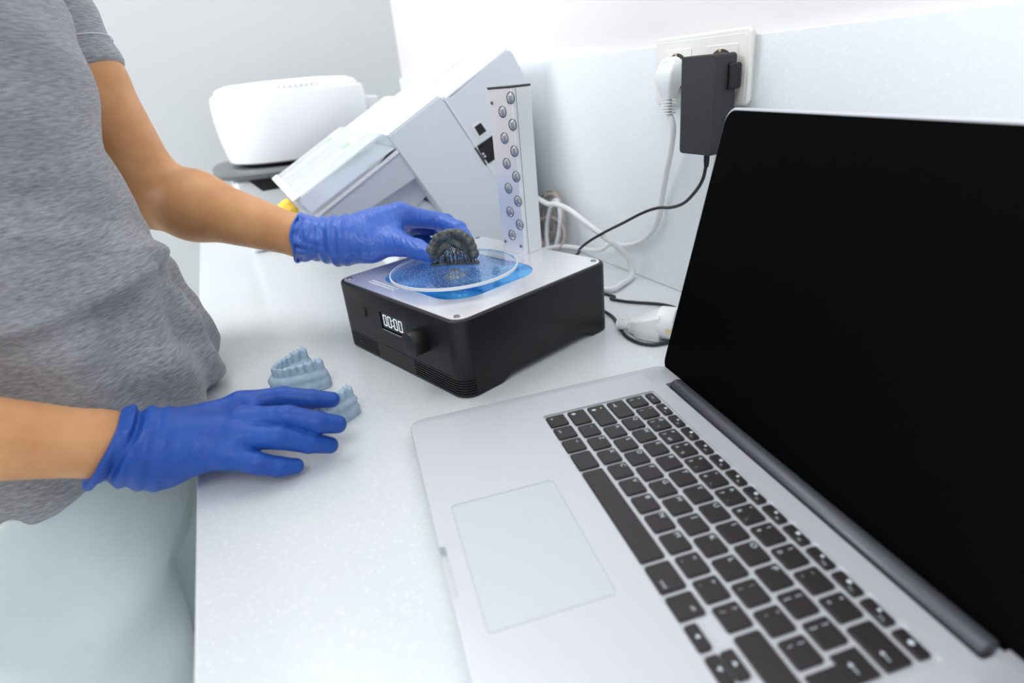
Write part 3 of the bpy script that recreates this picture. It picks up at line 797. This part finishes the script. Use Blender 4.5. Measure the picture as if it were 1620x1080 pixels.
# far glove, thumb and index pinching the dark print
f_idx = [v(ony(632, 340, .705)), v(ony(692, 349, .700)), v(ony(726, 362, .672)), v(ony(741, 381, .652))]
f_mid = [v(ony(640, 344, .735)), v(ony(706, 350, .750)), v(ony(726, 366, .725)), v(ony(738, 388, .690))]
f_rng = [v(ony(640, 356, .760)), v(ony(688, 362, .775)), v(ony(712, 380, .745)), v(ony(722, 398, .715))]
f_pky = [v(ony(632, 372, .775)), v(ony(668, 378, .780)), v(ony(690, 390, .760)), v(ony(704, 400, .745))]
f_thb = [v(ony(585, 386, .695)), v(ony(632, 386, .668)), v(ony(660, 394, .640)), v(ony(680, 402, .618))]
axF = (F_w - fw) / np.linalg.norm(F_w - fw)
cuff_f = v(ony(472, 376, .735))
def gloveF(P):
    d = cone(P, fw - axF * .02, F_w, .0288, .0252)
    t = (P - F_w) @ axF
    for J, r0, r1 in ((f_idx, .0220, .0150), (f_mid, .022, .0150), (f_rng, .021, .014), (f_pky, .020, .0125)):
        d = smin(d, cone(P, F_w, J[0], r0, r1), .014)
    d = smin(d, cone(P, F_w, f_thb[0], .021, .019), .014)
    d = smin(d, cone(P, f_thb[0], f_idx[0] * .5 + F_w * .5, .019, .019), .014)
    d = smin(d, cone(P, f_thb[1], f_idx[0] * .75 + F_w * .25, .011, .014), .012)
    g = chain(P, f_idx, (.0130, .0108, .0096, .0074))
    for q in (chain(P, f_mid, (.0125, .0102, .0090, .0072)), chain(P, f_rng, (.0115, .0095, .0082, .0068)), chain(P, f_pky, (.0105, .0085, .0075, .0062))):
        g = smin(g, q, .002)
    d = smin(d, g, .008)
    d = smin(d, chain(P, f_thb, (.0170, .0128, .0118, .0092)), .010)
    x, y, z = P[..., 0], P[..., 1], P[..., 2]
    d = d + .0014 * np.exp(-((t + .010) / .018) ** 2) * np.sin(t * 480 + 70 * z)
    d = d + .0017 * np.exp(-((t + .050) / .026) ** 2) * (np.sin(300 * x + 240 * z + 3 * np.sin(160 * z)) * .6 + .6 * np.sin(420 * z - 200 * x + 2 * np.sin(230 * x)))
    q = (P - cuff_f); s = q @ axF + .0015 * np.sin(z * 150)
    d = np.maximum(d, -s)
    rad = np.linalg.norm(q - (q @ axF)[..., None] * axF, axis=-1)
    d = smin(d, np.sqrt((rad - .0288) ** 2 + (s - .0016) ** 2) - .0016, .0015)
    return d
lo, hi = bounds([fw - axF * .02, *f_idx, *f_mid, *f_rng, *f_pky, *f_thb, F_w], .034)
surface('glove', gloveF, lo, hi, .0013, M_gloveL, per, 1)

# ---------------------------------------------------------------- dental casts
def frame_f(o, a):      # world-plane frame helper: P -> local (a = angle about z)
    c, s = math.cos(a), math.sin(a)
    return lambda P: np.stack([(P[..., 0] - o[0]) * c + (P[..., 1] - o[1]) * s, -(P[..., 0] - o[0]) * s + (P[..., 1] - o[1]) * c, P[..., 2] - o[2]], -1)
def arch_pts(wd, dp, W):
    """horseshoe: front at x=0, arms run to x=dp, half width wd; teeth spaced by their widths"""
    F = []
    for t in np.linspace(-1, 1, 400):
        a = t * math.pi * .5
        F.append((dp * (1 - math.cos(a)) ** .80, wd * math.copysign(abs(math.sin(a)) ** .75, a) * (.80 + .20 * abs(t))))
    F = np.array(F); L = np.r_[0, np.cumsum(np.linalg.norm(np.diff(F, axis=0), axis=1))]
    W = np.array(W); c = (np.cumsum(W) - W / 2) / W.sum() * (L[-1] - .006) + .003
    return [(np.interp(q, L, F[:, 0]), np.interp(q, L, F[:, 1])) for q in c], (L[-1] - .006) / W.sum()
TS = [1.25, 1.15, .9, .85, .85, .75, .62, .62, .75, .85, .85, .9, 1.15, 1.25]
def cast(origin, ang, wd, dp, name, label, cat, zb, zt, rng_, filled=True, lo=None, hi=None, res=.0009):
    loc = frame_f(origin, ang)
    A, unit = arch_pts(wd, dp, TS)
    sel = [A[i] for i in rng_]
    def f(P):
        q = loc(P); x, y, z = q[..., 0], q[..., 1], q[..., 2]
        d = np.full(x.shape, 1.0)
        for i in range(len(sel) - 1):
            a, b = sel[i], sel[i + 1]
            pa = np.stack([x - a[0], y - a[1]], -1); ba = np.array([b[0] - a[0], b[1] - a[1]])
            h = np.clip(pa @ ba / (ba @ ba), 0, 1)
            s = np.linalg.norm(pa - h[..., None] * ba, axis=-1) - .0068 - .0012 * np.clip((zb * .6 - z) / zb, 0, 1) * 2
            d = smin(d, s, .003)
        gum = d + .0005 * np.sin(z * 700)
        if filled:
            poly = np.maximum(np.abs(y) - np.interp(x, [0, dp * .3, dp], [wd * .55, wd * .9, wd]), np.maximum(-x, x - dp))
            g2 = smax(poly, z - zb * .62, .003)
        body = smax(gum, z - zb, .004)
        if filled: body = smin(body, g2, .004)
        body = smax(body, -z, .0015)
        for i in rng_:
            a = A[i]; k = TS[i]; r = unit * k * .52
            a0 = A[max(i - 1, 0)]; a1 = A[min(i + 1, 13)]
            t = np.array([a1[0] - a0[0], a1[1] - a0[1]]); t /= np.linalg.norm(t); nn = np.array([t[1], -t[0]])
            u = (x - a[0]) * t[0] + (y - a[1]) * t[1]; w_ = (x - a[0]) * nn[0] + (y - a[1]) * nn[1]
            molar = k > .8
            rw = r * (1.05 if molar else .95)
            hz = (zt - zb) * (1.0 if not molar else .88) + .0028
            kx = np.sqrt((u / (r * .96)) ** 2 + (w_ / rw) ** 2)
            kx = kx * (1 + np.clip(z - zb - .003, 0, 1) * (10 if molar else 22))
            tooth = smax((kx - 1) * min(r, rw), (z - zb - hz + (.0012 * (np.cos(u * 900) + np.cos(w_ * 900)) if molar else np.abs(w_) * .9)), .0012)
            tooth = np.maximum(tooth, zb - .004 - z)
            body = smin(body, tooth, .0004)
            # gingival bulge at the root
            body = smin(body, np.sqrt(u ** 2 + w_ ** 2 + (z - zb + .002) ** 2) - rw * 1.02, .0006)
        return body
    ob = surface(name, f, lo, hi, res, M_stone, None, 1)
    return tag(ob, label, cat, None)
a_pos = onz(432, 590, .022)
cast((-.005, .592, 0), math.radians(15), .0215, .047, 'dental_cast',
     'complete blue-grey plaster tooth cast standing upright behind the resting gloved fingers', 'dental cast', .0210, .0285, range(0, 14), True, (-.024, .545, -.003), (.066, .655, .036))
cast((.0130, .4975, 0), math.radians(42), .019, .044, 'dental_cast',
     'smaller blue-grey plaster tooth cast lying partly under the gloved fingertips', 'dental cast', .0190, .0260, range(0, 8), False, (-.015, .455, -.003), (.080, .565, .034))

# ---------------------------------------------------------------- dark printed arch held on the turntable
zt0 = TZ + .0035
pa = Vector(onz(678, 423, zt0)); pb = Vector(onz(758, 419, zt0)); 
pr_ = empty('printed_dental_arch', (pa + pb) / 2, math.atan2(pb.y - pa.y, pb.x - pa.x), 'dark grey resin printed dental arch on thin supports, pinched upright over the turntable', 'dental print')
WA = (pb - pa).length / 2       # half width
# local: x along width, y away from camera, z up
bm = bmesh.new(); outl = []
for i in range(40):
    a = 2 * math.pi * i / 40; x = WA * .98 * math.cos(a); y = .009 + .0085 * math.sin(a) + .0035 * math.cos(2 * a) * -1 * (1 if math.sin(a) < 0 else .3)
    outl.append((x, y))
add_prism(bm, outl, 0, .0021); rf = bm_obj('raft', bm, M_resin, pr_, auto=40); bevel(rf, .0004, 2)
Mworld = Matrix.Translation((pa + pb) / 2) @ Matrix.Rotation(math.atan2(pb.y - pa.y, pb.x - pa.x), 4, 'Z')
A2 = []
HA = .0345
for t in np.linspace(-1, 1, 12):
    a = t * math.pi / 2
    A2.append((WA * .76 * math.copysign(abs(math.sin(a)) ** .9, a), HA - .0225 * (1 - math.cos(a)) ** 1.05))
def arch_f(P):
    x, y, z = P[..., 0], P[..., 1] - .0055 - .12 * P[..., 2], P[..., 2]
    d = np.full(x.shape, 1.0)
    for i in range(11):
        a, b = np.array(A2[i]), np.array(A2[i + 1]); p = np.stack([x, z], -1) - a; ba = b - a
        h = np.clip(p @ ba / (ba @ ba), 0, 1); s = np.linalg.norm(p - h[..., None] * ba, axis=-1)
        d = smin(d, np.sqrt(s ** 2 + (y * .75) ** 2) - .0042, .003)
    # palate vault
    q = np.sqrt((x / (WA * .74)) ** 2 + ((z - .010) / (HA - .009)) ** 2)
    pal = np.maximum((q - 1) * .018, np.abs(y + .0012 - .0045 * np.clip(1 - q, 0, 1) - .0010 * np.sin(420 * z + 3 * np.sin(160 * x))) - .0030)
    lim = .0185 - 40.0 * x * x - .0012 * np.sin(900 * x)
    pal = smax(pal, (lim - z) * .6, .002)
    d = smin(d, pal, .004)
    d = d + .0004 * np.sin(x * 900 + 3 * np.sin(z * 500)) * np.sin(z * 800)
    for i in range(12):
        a = A2[i]; k = [.95, 1.3, 1.25, 1.0, .95, .75, .75, .95, .95, 1.05, 1.3, 1.25][i]
        nx, nz_ = a[0] / WA, (a[1] - .012) / .03; l = math.hypot(nx, nz_) + 1e-6
        c = np.array([a[0] + nx / l * .0022, 0, a[1] + nz_ / l * .0022])
        r = .0046 * k * (.92 + .16 * math.sin(i * 2.3))
        tt_ = np.sqrt((x - c[0]) ** 2 + ((y + .0036) * .85) ** 2 + (z - c[2]) ** 2) - r
        tt_ = smax(tt_, -(np.sqrt((x - c[0]) ** 2 + (y + .0036 + r * 1.65) ** 2 + (z - c[2]) ** 2) - r * .60), .0006)
        d = smin(d, tt_, .0016)
    return d
surface('arch', arch_f, (-WA * 1.15, -.006, .004), (WA * 1.15, .024, .050), .00062, M_resin, pr_, 1)
bm = bmesh.new(); rnd = random.Random(5)
def support(x0, y0, x1, y1, z1): add_tube(bm, [(x0, y0, .001), (x0, y0, .002 + z1 * .55), (x1, y1, z1)], [.00055, .0005, .0003], 6, 0)
n_s = 46
for i in range(n_s):
    x = (-1 + 2 * (i + .5) / n_s) * WA * .84; u_ = abs(x) / WA
    ztop = max(.0095, .0190 - 40 * x * x)
    y = rnd.uniform(.002, .015)
    support(x, y, x + rnd.uniform(-.003, .003), .0065 + rnd.uniform(-.002, .003), ztop)
for i in range(26):
    x = rnd.uniform(-.55, .55) * WA; z = rnd.uniform(.004, .016)
    x2 = x + rnd.choice((-1, 1)) * rnd.uniform(.003, .006); z2 = z + rnd.uniform(.002, .007)
    add_tube(bm, [(x, rnd.uniform(.003, .011), z), (x2, rnd.uniform(.003, .011), z2)], .0004, 6, 0)
tag(bm_obj('support_struts', bm, M_resin, pr_, smooth=True), kind='stuff')

# ---------------------------------------------------------------- slanted white machine
MY = .88; MW = .30
mach = empty('slanted_dosing_machine', (.30, MY + .15, 0), 0, 'large white slanted bench machine with clear covered troughs behind the light tower', 'lab machine')
ML = Vector((-.30, -(MY + .15), 0))
def yprism(name, pts, y0, y1, mat_, parent=mach, bev=0, seg=2, auto=35):
    """XZ outline extruded along Y (world coordinates)"""
    bm = bmesh.new(); Mx = Matrix(((1, 0, 0, 0), (0, 0, 1, 0), (0, 1, 0, 0), (0, 0, 0, 1)))
    add_prism(bm, pts, y0, y1, Matrix.Translation(ML) @ Mx)
    o = bm_obj(name, bm, mat_, parent, auto=auto)
    if bev: bevel(o, bev, seg)
    return o
# front block (nearer the operator) and tall rear block, seam between them
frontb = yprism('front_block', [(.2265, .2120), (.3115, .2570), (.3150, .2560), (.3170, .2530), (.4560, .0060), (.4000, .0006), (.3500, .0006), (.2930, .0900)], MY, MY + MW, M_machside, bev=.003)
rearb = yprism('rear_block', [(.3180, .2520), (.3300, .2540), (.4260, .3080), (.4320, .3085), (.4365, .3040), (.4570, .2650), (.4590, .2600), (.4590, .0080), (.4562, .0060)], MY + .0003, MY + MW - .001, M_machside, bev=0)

def slab(name, a, b, y0, y1, th, mat_, parent=mach, bev=.002):
    """plate lying on the slanted line a-b (XZ), rising th above it"""
    a = Vector((a[0], 0, a[1])); b = Vector((b[0], 0, b[1])); t = (b - a).normalized(); n = Vector((-t.z, 0, t.x))
    pts = [a, b, b + n * th, a + n * th]
    return yprism(name, [(p.x, p.z) for p in pts], y0, y1, mat_, parent, bev)
for k, (ya, yb) in enumerate(((MY + .0005, MY + .128), (MY + .158, MY + MW - .004))):
    s = slab('lower_panel', (.2275, .2085), (.3135, .2545), ya, yb, .0065, M_mach, bev=.002)
    slab('trim_line', (.2400, .2218), (.3120, .2600), yb - .010, yb - .0075, .0010, M_trim, s, 0)
    bm = bmesh.new()
    for q in range(6):
        yy = ya + .030 + q * .011; add_box(bm, -.0022, .0022, yy, yy + .006, 0, .0004)
    t = math.atan2(.046, .086)
    lt = bm_obj('lettering', bm, mat('faint_print', (.45, .48, .5), .6), s)
    lt.location = Vector((.2340, 0, .2192)) + Vector((ML.x, ML.y, 0)); lt.rotation_euler = (0, -t, 0)
    u_ = slab('upper_panel', (.3230, .2510), (.4300, .3090), MY + .002 if k == 0 else ya + .015, MY + .078 if k == 0 else yb - .005, .0048, M_mach, bev=.002)
    slab('trim_line', (.3300, .2600), (.4240, .3112), (MY + .078 if k == 0 else yb - .005) - .006, (MY + .078 if k == 0 else yb - .005) - .0035, .0008, M_trim, u_, 0)
slab('seam_strip', (.3165, .2560), (.4560, .0080), MY - .0010, MY + .0008, .0020, M_mach, mach, 0)
slab('centre_channel', (.3230, .2490), (.4290, .3060), MY + .078, MY + .175, .0025, M_mach)
# trough body and clear covers
yprism('trough', [(.0970, .1090), (.1000, .1045), (.1550, .1020), (.2650, .1500), (.2540, .1750), (.2420, .1960), (.2340, .1900)], MY + .004, MY + MW - .004, M_machdark, bev=.004, seg=3)
yprism('support_bracket', [(.1750, .1050), (.2700, .1480), (.2850, .1180), (.2200, .0780)], MY + .03, MY + MW - .03, M_machdark)
yprism('machine_foot', [(.2100, .0006), (.3400, .0006), (.3300, .0700), (.2600, .1200)], MY + .04, MY + MW - .04, M_mach, bev=.003)
yprism('trough_edge', [(.0975, .1120), (.2385, .1880), (.2370, .1915), (.0960, .1155)], MY - .0005, MY + .0036, M_white)
for ya, yb in ((MY + .002, MY + .146), (MY + .154, MY + MW - .002)):
    c = empty('trough_cover', (0, 0, 0)); c.parent = mach
    # hollow lid: top sheet, near side, far side, end wall
    slab('top_sheet', (.0830, .1440), (.2200, .2170), ya, yb, -.0018, M_cover, c, 0)
    for y_ in (ya, yb - .0018):
        yprism('side_sheet', [(.0945, .1150), (.1500, .1450), (.1800, .1520), (.2150, .1830), (.2290, .1960), (.2200, .2150), (.0830, .1420)], y_, y_ + .0018, M_cover, c)
    yprism('end_sheet', [(.0830, .1440), (.0848, .1440), (.0965, .1150), (.0945, .1140)], ya, yb, M_cover, c)
    for yy in (ya + .003, (ya + yb) / 2 - .004, (ya + yb) / 2 + .012, yb - .006):
        slab('rib', (.0850, .1448), (.2180, .2158), yy, yy + .0030, .0015, M_white, c, 0)
    slab('front_lip', (.0790, .1420), (.0900, .1480), ya, yb, .0030, M_white, c, .001)
    slab('marker_line', (.1500, .1640), (.2050, .1933), yb - .035, yb - .0325, -.0100, M_red if ya > MY + .1 else M_green, c, 0)
    slab('white_cap', (.1900, .2040), (.2090, .2145), yb - .050, yb - .020, -.012, M_white, c, .002)
    slab('green_marker', (.1790, .1975), (.1890, .2030), yb - .048, yb - .028, -.010, M_green, c, 0)
    slab('tray_sheet', (.1000, .1230), (.2350, .1940), ya + .004, yb - .004, .0010, M_white, c, 0)
slab('green_marker', (.1960, .1690), (.2060, .1745), MY + .006, MY + .020, .006, M_green)
# yellow knob on the near end
kb = lathe('yellow_knob', [(0, 0), (.009, 0), (.014, .002), (.0155, .007), (.0150, .020), (.012, .024), (0, .0245)], M_yellow, mach, 8,
           Matrix.Translation(Vector((.0900, MY + .125, .1200)) + ML) @ Matrix.Rotation(math.radians(-118), 4, 'Y'))
# ports on the rear block
def face_xz(name, pts, dep, mat_, parent=mach): return yprism(name, pts, MY + .001 - dep, MY + .002, mat_, parent)
def pxz(L): return [(q.x, q.z) for q in (ony(x, y, MY) for x, y in L)]
face_xz('port_panel', pxz([(735, 205), (785, 170), (830, 250), (778, 284)]), .0012, M_machside)
fr = face_xz('jack_frame', pxz([(745, 200), (760, 190), (772, 208), (757, 219)]), .0020, M_white)
face_xz('jack', pxz([(750, 201), (760, 194), (769, 207), (758, 215)]), .0026, M_darker, fr)
sw = face_xz('power_inlet', pxz([(750, 234), (782, 212), (800, 240), (768, 262)]), .0018, M_dark)
face_xz('rocker_switch', pxz([(756, 236), (766, 229), (776, 246), (766, 253)]), .0040, M_darker, sw)
bm = bmesh.new()
Mx = Matrix(((1, 0, 0, 0), (0, 0, 1, 0), (0, 1, 0, 0), (0, 0, 0, 1)))
for (x, y) in ((763, 243), (766, 247)):
    q = ony(x, y, MY); add_prism(bm, [(q.x + .0016 * math.cos(t), q.z + .0016 * math.sin(t)) for t in [i * math.pi / 6 for i in range(12)]], MY - .0034, MY - .0032, Matrix.Translation(ML) @ Mx)
bm_obj('switch_mark', bm, M_white, sw)
face_xz('rating_label', pxz([(768, 268), (782, 260), (800, 290), (785, 298)]), .0006, M_white)

# ---------------------------------------------------------------- drum shaped unit on its stand
dr = empty('benchtop_centrifuge', (.165, 1.40, 0), 0, 'rounded white drum-shaped machine on a grey tray at the far end of the counter', 'lab machine')
def se(a, b, z, n=48, e=2.6, cx=0, cy=0):
    o_ = []
    for i in range(n):
        t = 2 * math.pi * i / n; c, s = math.cos(t), math.sin(t)
        o_.append((cx + a * math.copysign(abs(c) ** (2 / e), c), cy + b * math.copysign(abs(s) ** (2 / e), s), z))
    return o_
loft('drum', [se(.138, .134, .1610), se(.144, .140, .1640), se(.150, .146, .2000), se(.153, .149, .2400), se(.152, .148, .2700), se(.150, .146, .2850), se(.145, .141, .2890)], M_drum, dr, auto=40)
ld = loft('lid', [se(.141, .137, .2892), se(.141, .137, .2925), se(.136, .132, .2990), se(.118, .114, .3050), se(.07, .07, .3075)], M_drum, dr, auto=50)
bm = bmesh.new()
for i in range(26):
    a = math.radians(-140 + i * 4.2); Mv = Matrix.Rotation(a, 4, 'Z')
    add_box(bm, .134, .1402, -.0018, .0018, .2935, .2962, M=Mv)
bm_obj('vent_slots', bm, mat('vent_grey', (.55, .57, .58), .5), ld)
loft('base_ring', [se(.122, .122, .1540), se(.126, .124, .1570), se(.128, .127, .1608)], M_darker, dr, auto=40)
loft('tray', [se(.172, .172, .1400, e=4), se(.180, .180, .1430, e=4), se(.181, .181, .1500, e=4), se(.176, .176, .1538, e=4)], M_tray, dr, auto=40)
b_ = box('stand', -.150, .150, -.150, .150, .0006, .1398, M_white, dr, bev=.008)
bm = bmesh.new(); add_prism(bm, [(-.124, .1390), (.148, .1390), (.148, .1160), (-.104, .1160)], -.1512, -.149, Mx); bm_obj('black_panel', bm, M_darker, b_)
box('rear_arm', .140, .175, -.05, .05, .235, .262, M_white, dr, bev=.004)
box('arm_joint', .138, .170, -.03, .03, .205, .2349, M_tray, dr, bev=.004)

# ---------------------------------------------------------------- sockets, plugs and cords
sock = empty('double_wall_socket', (WX, .533, .2625), 0, 'cream double wall socket plate straddling the top of the splashback', 'wall socket')
SL = Vector((-WX, -.533, -.2625))
def xprism(name, pts, x0, x1, mat_, parent, bev=0, off=SL, seg=2):
    """YZ outline extruded along X (world coordinates)"""
    bm = bmesh.new(); Mq = Matrix(((0, 0, 1, 0), (1, 0, 0, 0), (0, 1, 0, 0), (0, 0, 0, 1)))
    add_prism(bm, pts, x0, x1, Matrix.Translation(off) @ Mq); o = bm_obj(name, bm, mat_, parent, auto=35)
    if bev: bevel(o, bev, seg)
    return o
PXF = WX - .0105
xprism('back_spacer', rrect(.4665, .5995, .2300, .2950, .004), WX - .0060, WX - .0002, M_socket, sock, 0)
pl = xprism('plate', rrect(.4620, .6040, .2275, .2980, .006, 6), PXF, WX - .0055, M_socket, sock, .0022, seg=3)
xprism('plate_raised_field', rrect(.4670, .5990, .2325, .2930, .004, 6), PXF - .0004, PXF + .001, M_socket, pl, .0003)  # thin raised field on the plate, same cream plastic
for cy in (.500, .566):
    ins = xprism('insert', rrect(cy - .0225, cy + .0225, .2400, .2850, .0015), PXF - .0012, PXF, M_socket, pl, .0006)
    xprism('socket_well', [(cy + .0185 * math.cos(t), .2625 + .0185 * math.sin(t)) for t in [i * math.pi / 18 for i in range(36)]], PXF - .0016, PXF - .0005, mat('socket_brown', (.055, .04, .03), .4), ins)
    xprism('earth_clip', rrect(cy - .0015, cy + .0015, .2760, .2812, .0007), PXF - .0030, PXF - .0012, M_brass, ins)
# black adapter
ad = empty('power_adapter', (WX, .49, .23), 0, 'speckled black mains adapter and thin black cord plugged into the right socket', 'power adapter')
AL = Vector((-WX, -.49, -.23))
AX = .4480
p0 = onx(1078, 90, AX); p1 = onx(1133, 86, AX)
yl, yr, zt_, zb_ = p0.y, p1.y, .2772, .1833
ab = xprism('adapter_body', rrect(yr, yl, zb_, zt_, .004, 5), AX, .4755, M_adapter, ad, .0012, AL)
xprism('plug_collar', [( .5 - .0035 + .0180 * math.cos(t), .2605 + .0180 * math.sin(t)) for t in [i * math.pi / 16 for i in range(32)]], .4750, PXF - .0018, M_dark, ad, .001, AL)
xprism('grip_block', rrect(yr - .0035, yr + .012, .2440, .2680, .003), .4640, .4790, M_dark, ad, .0015, AL)
q = onx(1118, 249, .4600)
tube('strain_relief', [Vector((.4600, q.y, zb_ + .002)) + AL, Vector((.4600, q.y, zb_ - .008)) + AL, Vector((.4600, q.y, zb_ - .014)) + AL], [.0030, .0030, .0022], M_dark, ad, 14, 3)
pts = [(.4600, q.y, zb_ - .010)] + [onx(*p) for p in ((1112, 283, .461), (1100, 303, .464), (1082, 321, .468), (1062, 328, .470), (1040, 329, .470), (1016, 337, .466), (985, 353, .458), (955, 368, .446), (930, 383, .432), (916, 395, .420))] + [(.400, .660, .050), (.385, .690, .020), (.405, .640, .0028), (.415, .600, .0026)]
cpts = [Vector(p) for p in pts] + [onz(x, y, .0024) for x, y in ((966, 472), (985, 476), (1005, 478), (1028, 479.5), (1048, 481.5), (1068, 487))]
k1 = cpts[-1]
cpts += [Vector((.436, .512, .0024)), Vector((.447, .478, .0024)), Vector((.435, .455, .0024)), Vector((.408, .4480, .0024))]
cpts += [onz(x, y, .0024) for x, y in ((1046, 543.5), (1028, 545), (1008, 541), (990, 531), (980, 517), (972, 504), (964, 497))] + [Vector((.372, .566, .006))]
tube('cord', [c_ + AL for c_ in cpts], .0019, M_cordb, ad, 10, 8)
# white plug in the left socket
wp = empty('white_plug', (WX, .566, .26), 0, 'white angled mains plug with its cord hanging from the left socket', 'plug')
WL = Vector((-WX, -.566, -.26))
xprism('plug_face', [(.566 + .0165 * math.cos(t), .2620 + .0165 * math.sin(t)) for t in [i * math.pi / 16 for i in range(32)]], .4660, PXF - .0018, M_plugw, wp, .003, WL, 3)
rings = []
for z, hw, x0, x1 in ((.2735, .008, .468, .476), (.270, .0125, .462, .477), (.262, .0140, .4585, .478), (.252, .0135, .4585, .478), (.244, .0100, .461, .476), (.236, .0075, .463, .474)):
    rings.append([(WL.x + p[0], WL.y + p[1], WL.z + z) for p in rrect(x0, x1, .563 - hw, .563 + hw, .0035, 4)])
loft('plug_body', rings, M_plugw, wp, auto=45)
bm = bmesh.new()
for i in range(5):
    z = .2335 - i * .0030; add_prism(bm, [(p[0], p[1]) for p in rrect(.4625, .4745, .5555, .5705, .003, 4)], z - .0010, z + .0004, Matrix.Translation(WL))
add_lathe(bm, [(0, -.016), (.0036, -.016), (.0038, 0), (0, 0)], 14, Matrix.Translation(Vector((.4685, .563, .2360)) + WL))
bm_obj('strain_relief', bm, M_plugw, wp, auto=40)
cp = [Vector((.4685, .563, .2225))] + [onx(x, y, X) for x, y, X in ((1065, 200, .4700), (1062, 235, .476), (1054, 275, .482), (1047, 315, .4865), (1042, 345, .4870), (1032, 366, .4870), (1014, 382, .4870), (990, 388, .4870), (965, 386, .482), (945, 396, .470))] + [Vector((.455, .80, .02)), Vector((.43, .85, .0045))]
tube('cord', [Vector(c_) + WL for c_ in cp], .0033, M_cordw, wp, 12, 8)
cp = [Vector((.452, .875, .090))] + [onx(x, y, X) for x, y, X in ((866, 322, .44), (880, 323, .437), (901, 332, .435), (929, 354, .440), (950, 370, .446), (970, 385, .455), (985, 398, .468), (996, 412, .478))] + [onz(x, y, .0048) for x, y in ((999, 437), (984, 449), (964, 458))] + [Vector((.400, .655, .0048)), Vector((.388, .70, .006))]
tag(tube('power_cable', cp, .0040, M_cordw, None, 12, 8), 'thick pale cord arching from behind the light tower down to the counter', 'cord')
def loopc(cx, cy, cz, ry, rz, lean, turns=1.2, ph=0, X=.465):
    P = []
    n = int(16 * turns)
    for i in range(n):
        a = ph + 2 * math.pi * i / 16
        P.append(Vector((cx + lean * math.sin(a) , cy + ry * math.cos(a), cz + rz * math.sin(a))))
    return P
bm = bmesh.new()
add_tube(bm, loopc(.468, .855, .048, .042, .044, .008, 1.6, 0), .0030, 8, 4)
add_tube(bm, loopc(.474, .885, .046, .036, .040, .006, 1.5, 1), .0030, 8, 4)
add_tube(bm, loopc(.458, .845, .030, .050, .026, .010, 1.5, 2), .0028, 8, 4)
add_tube(bm, loopc(.479, .870, .060, .030, .034, .005, 1.3, 4), .0028, 8, 4)
tag(bm_obj('cord_bundle', bm, M_cordbeige, None, smooth=True), 'coiled bundle of beige cords in the corner behind the light tower', 'cord bundle')
tag(tube('power_cable', loopc(.462, .835, .045, .020, .041, .008, 1.15, -1.2), .0034, M_cordw, None, 10, 4), 'pale cord loop standing in front of the beige coil', 'cord')
# plug lying on the counter
A_ = onz(984, 512, .010); B_ = onz(1063, 520, .012)
ang = math.atan2(B_.y - A_.y, B_.x - A_.x)
lp = empty('loose_plug', (A_.x, A_.y, 0), ang, 'white mains plug lying loose on the counter beside the laptop screen', 'plug')
def yz(xc, hw, z0, z1, r=.003): return [(xc, p[0], p[1]) for p in rrect(-hw, hw, z0, z1, min(r, (z1 - z0) / 2.01, hw * .99), 4)]
loft('plug_body', [yz(.010, .0075, .003, .017), yz(.016, .009, .002, .019), yz(.022, .0155, .0006, .022), yz(.034, .0175, .0006, .026), yz(.044, .0175, .0006, .030), yz(.048, .017, .0006, .031)], M_plugw, lp, auto=40)
lathe('plug_face', [(0, .030 + .0), (.0175, .030), (.0180, .032), (.0180, .047), (.0172, .048), (0, .048)], M_plugw, lp, 36, Matrix.Translation((.014, 0, .0182)) @ Matrix.Rotation(math.radians(90), 4, 'Y'))
box('earth_contact', .056, .0625, -.0185, -.0165, .014, .019, M_brass, lp)
for y in (-.0095, .0095):
    lathe('pin', [(0, 0), (.0024, 0), (.0024, .018), (.0015, .019), (0, .019)], M_screw, lp, 14, Matrix.Translation((.062, y, .018)) @ Matrix.Rotation(math.radians(90), 4, 'Y'))
bm = bmesh.new()
for i in range(7): add_lathe(bm, [(.003, 0), (.0062, 0), (.0062, .0012), (.003, .0012)], 20, Matrix.Translation((-.004 + i * .0021, 0, .0095)) @ Matrix.Rotation(math.radians(90), 4, 'Y'))
add_lathe(bm, [(0, 0), (.0042, 0), (.0052, .016), (0, .016)], 20, Matrix.Translation((-.006, 0, .0095)) @ Matrix.Rotation(math.radians(90), 4, 'Y'))
bm_obj('strain_relief', bm, M_plugw, lp, auto=40)
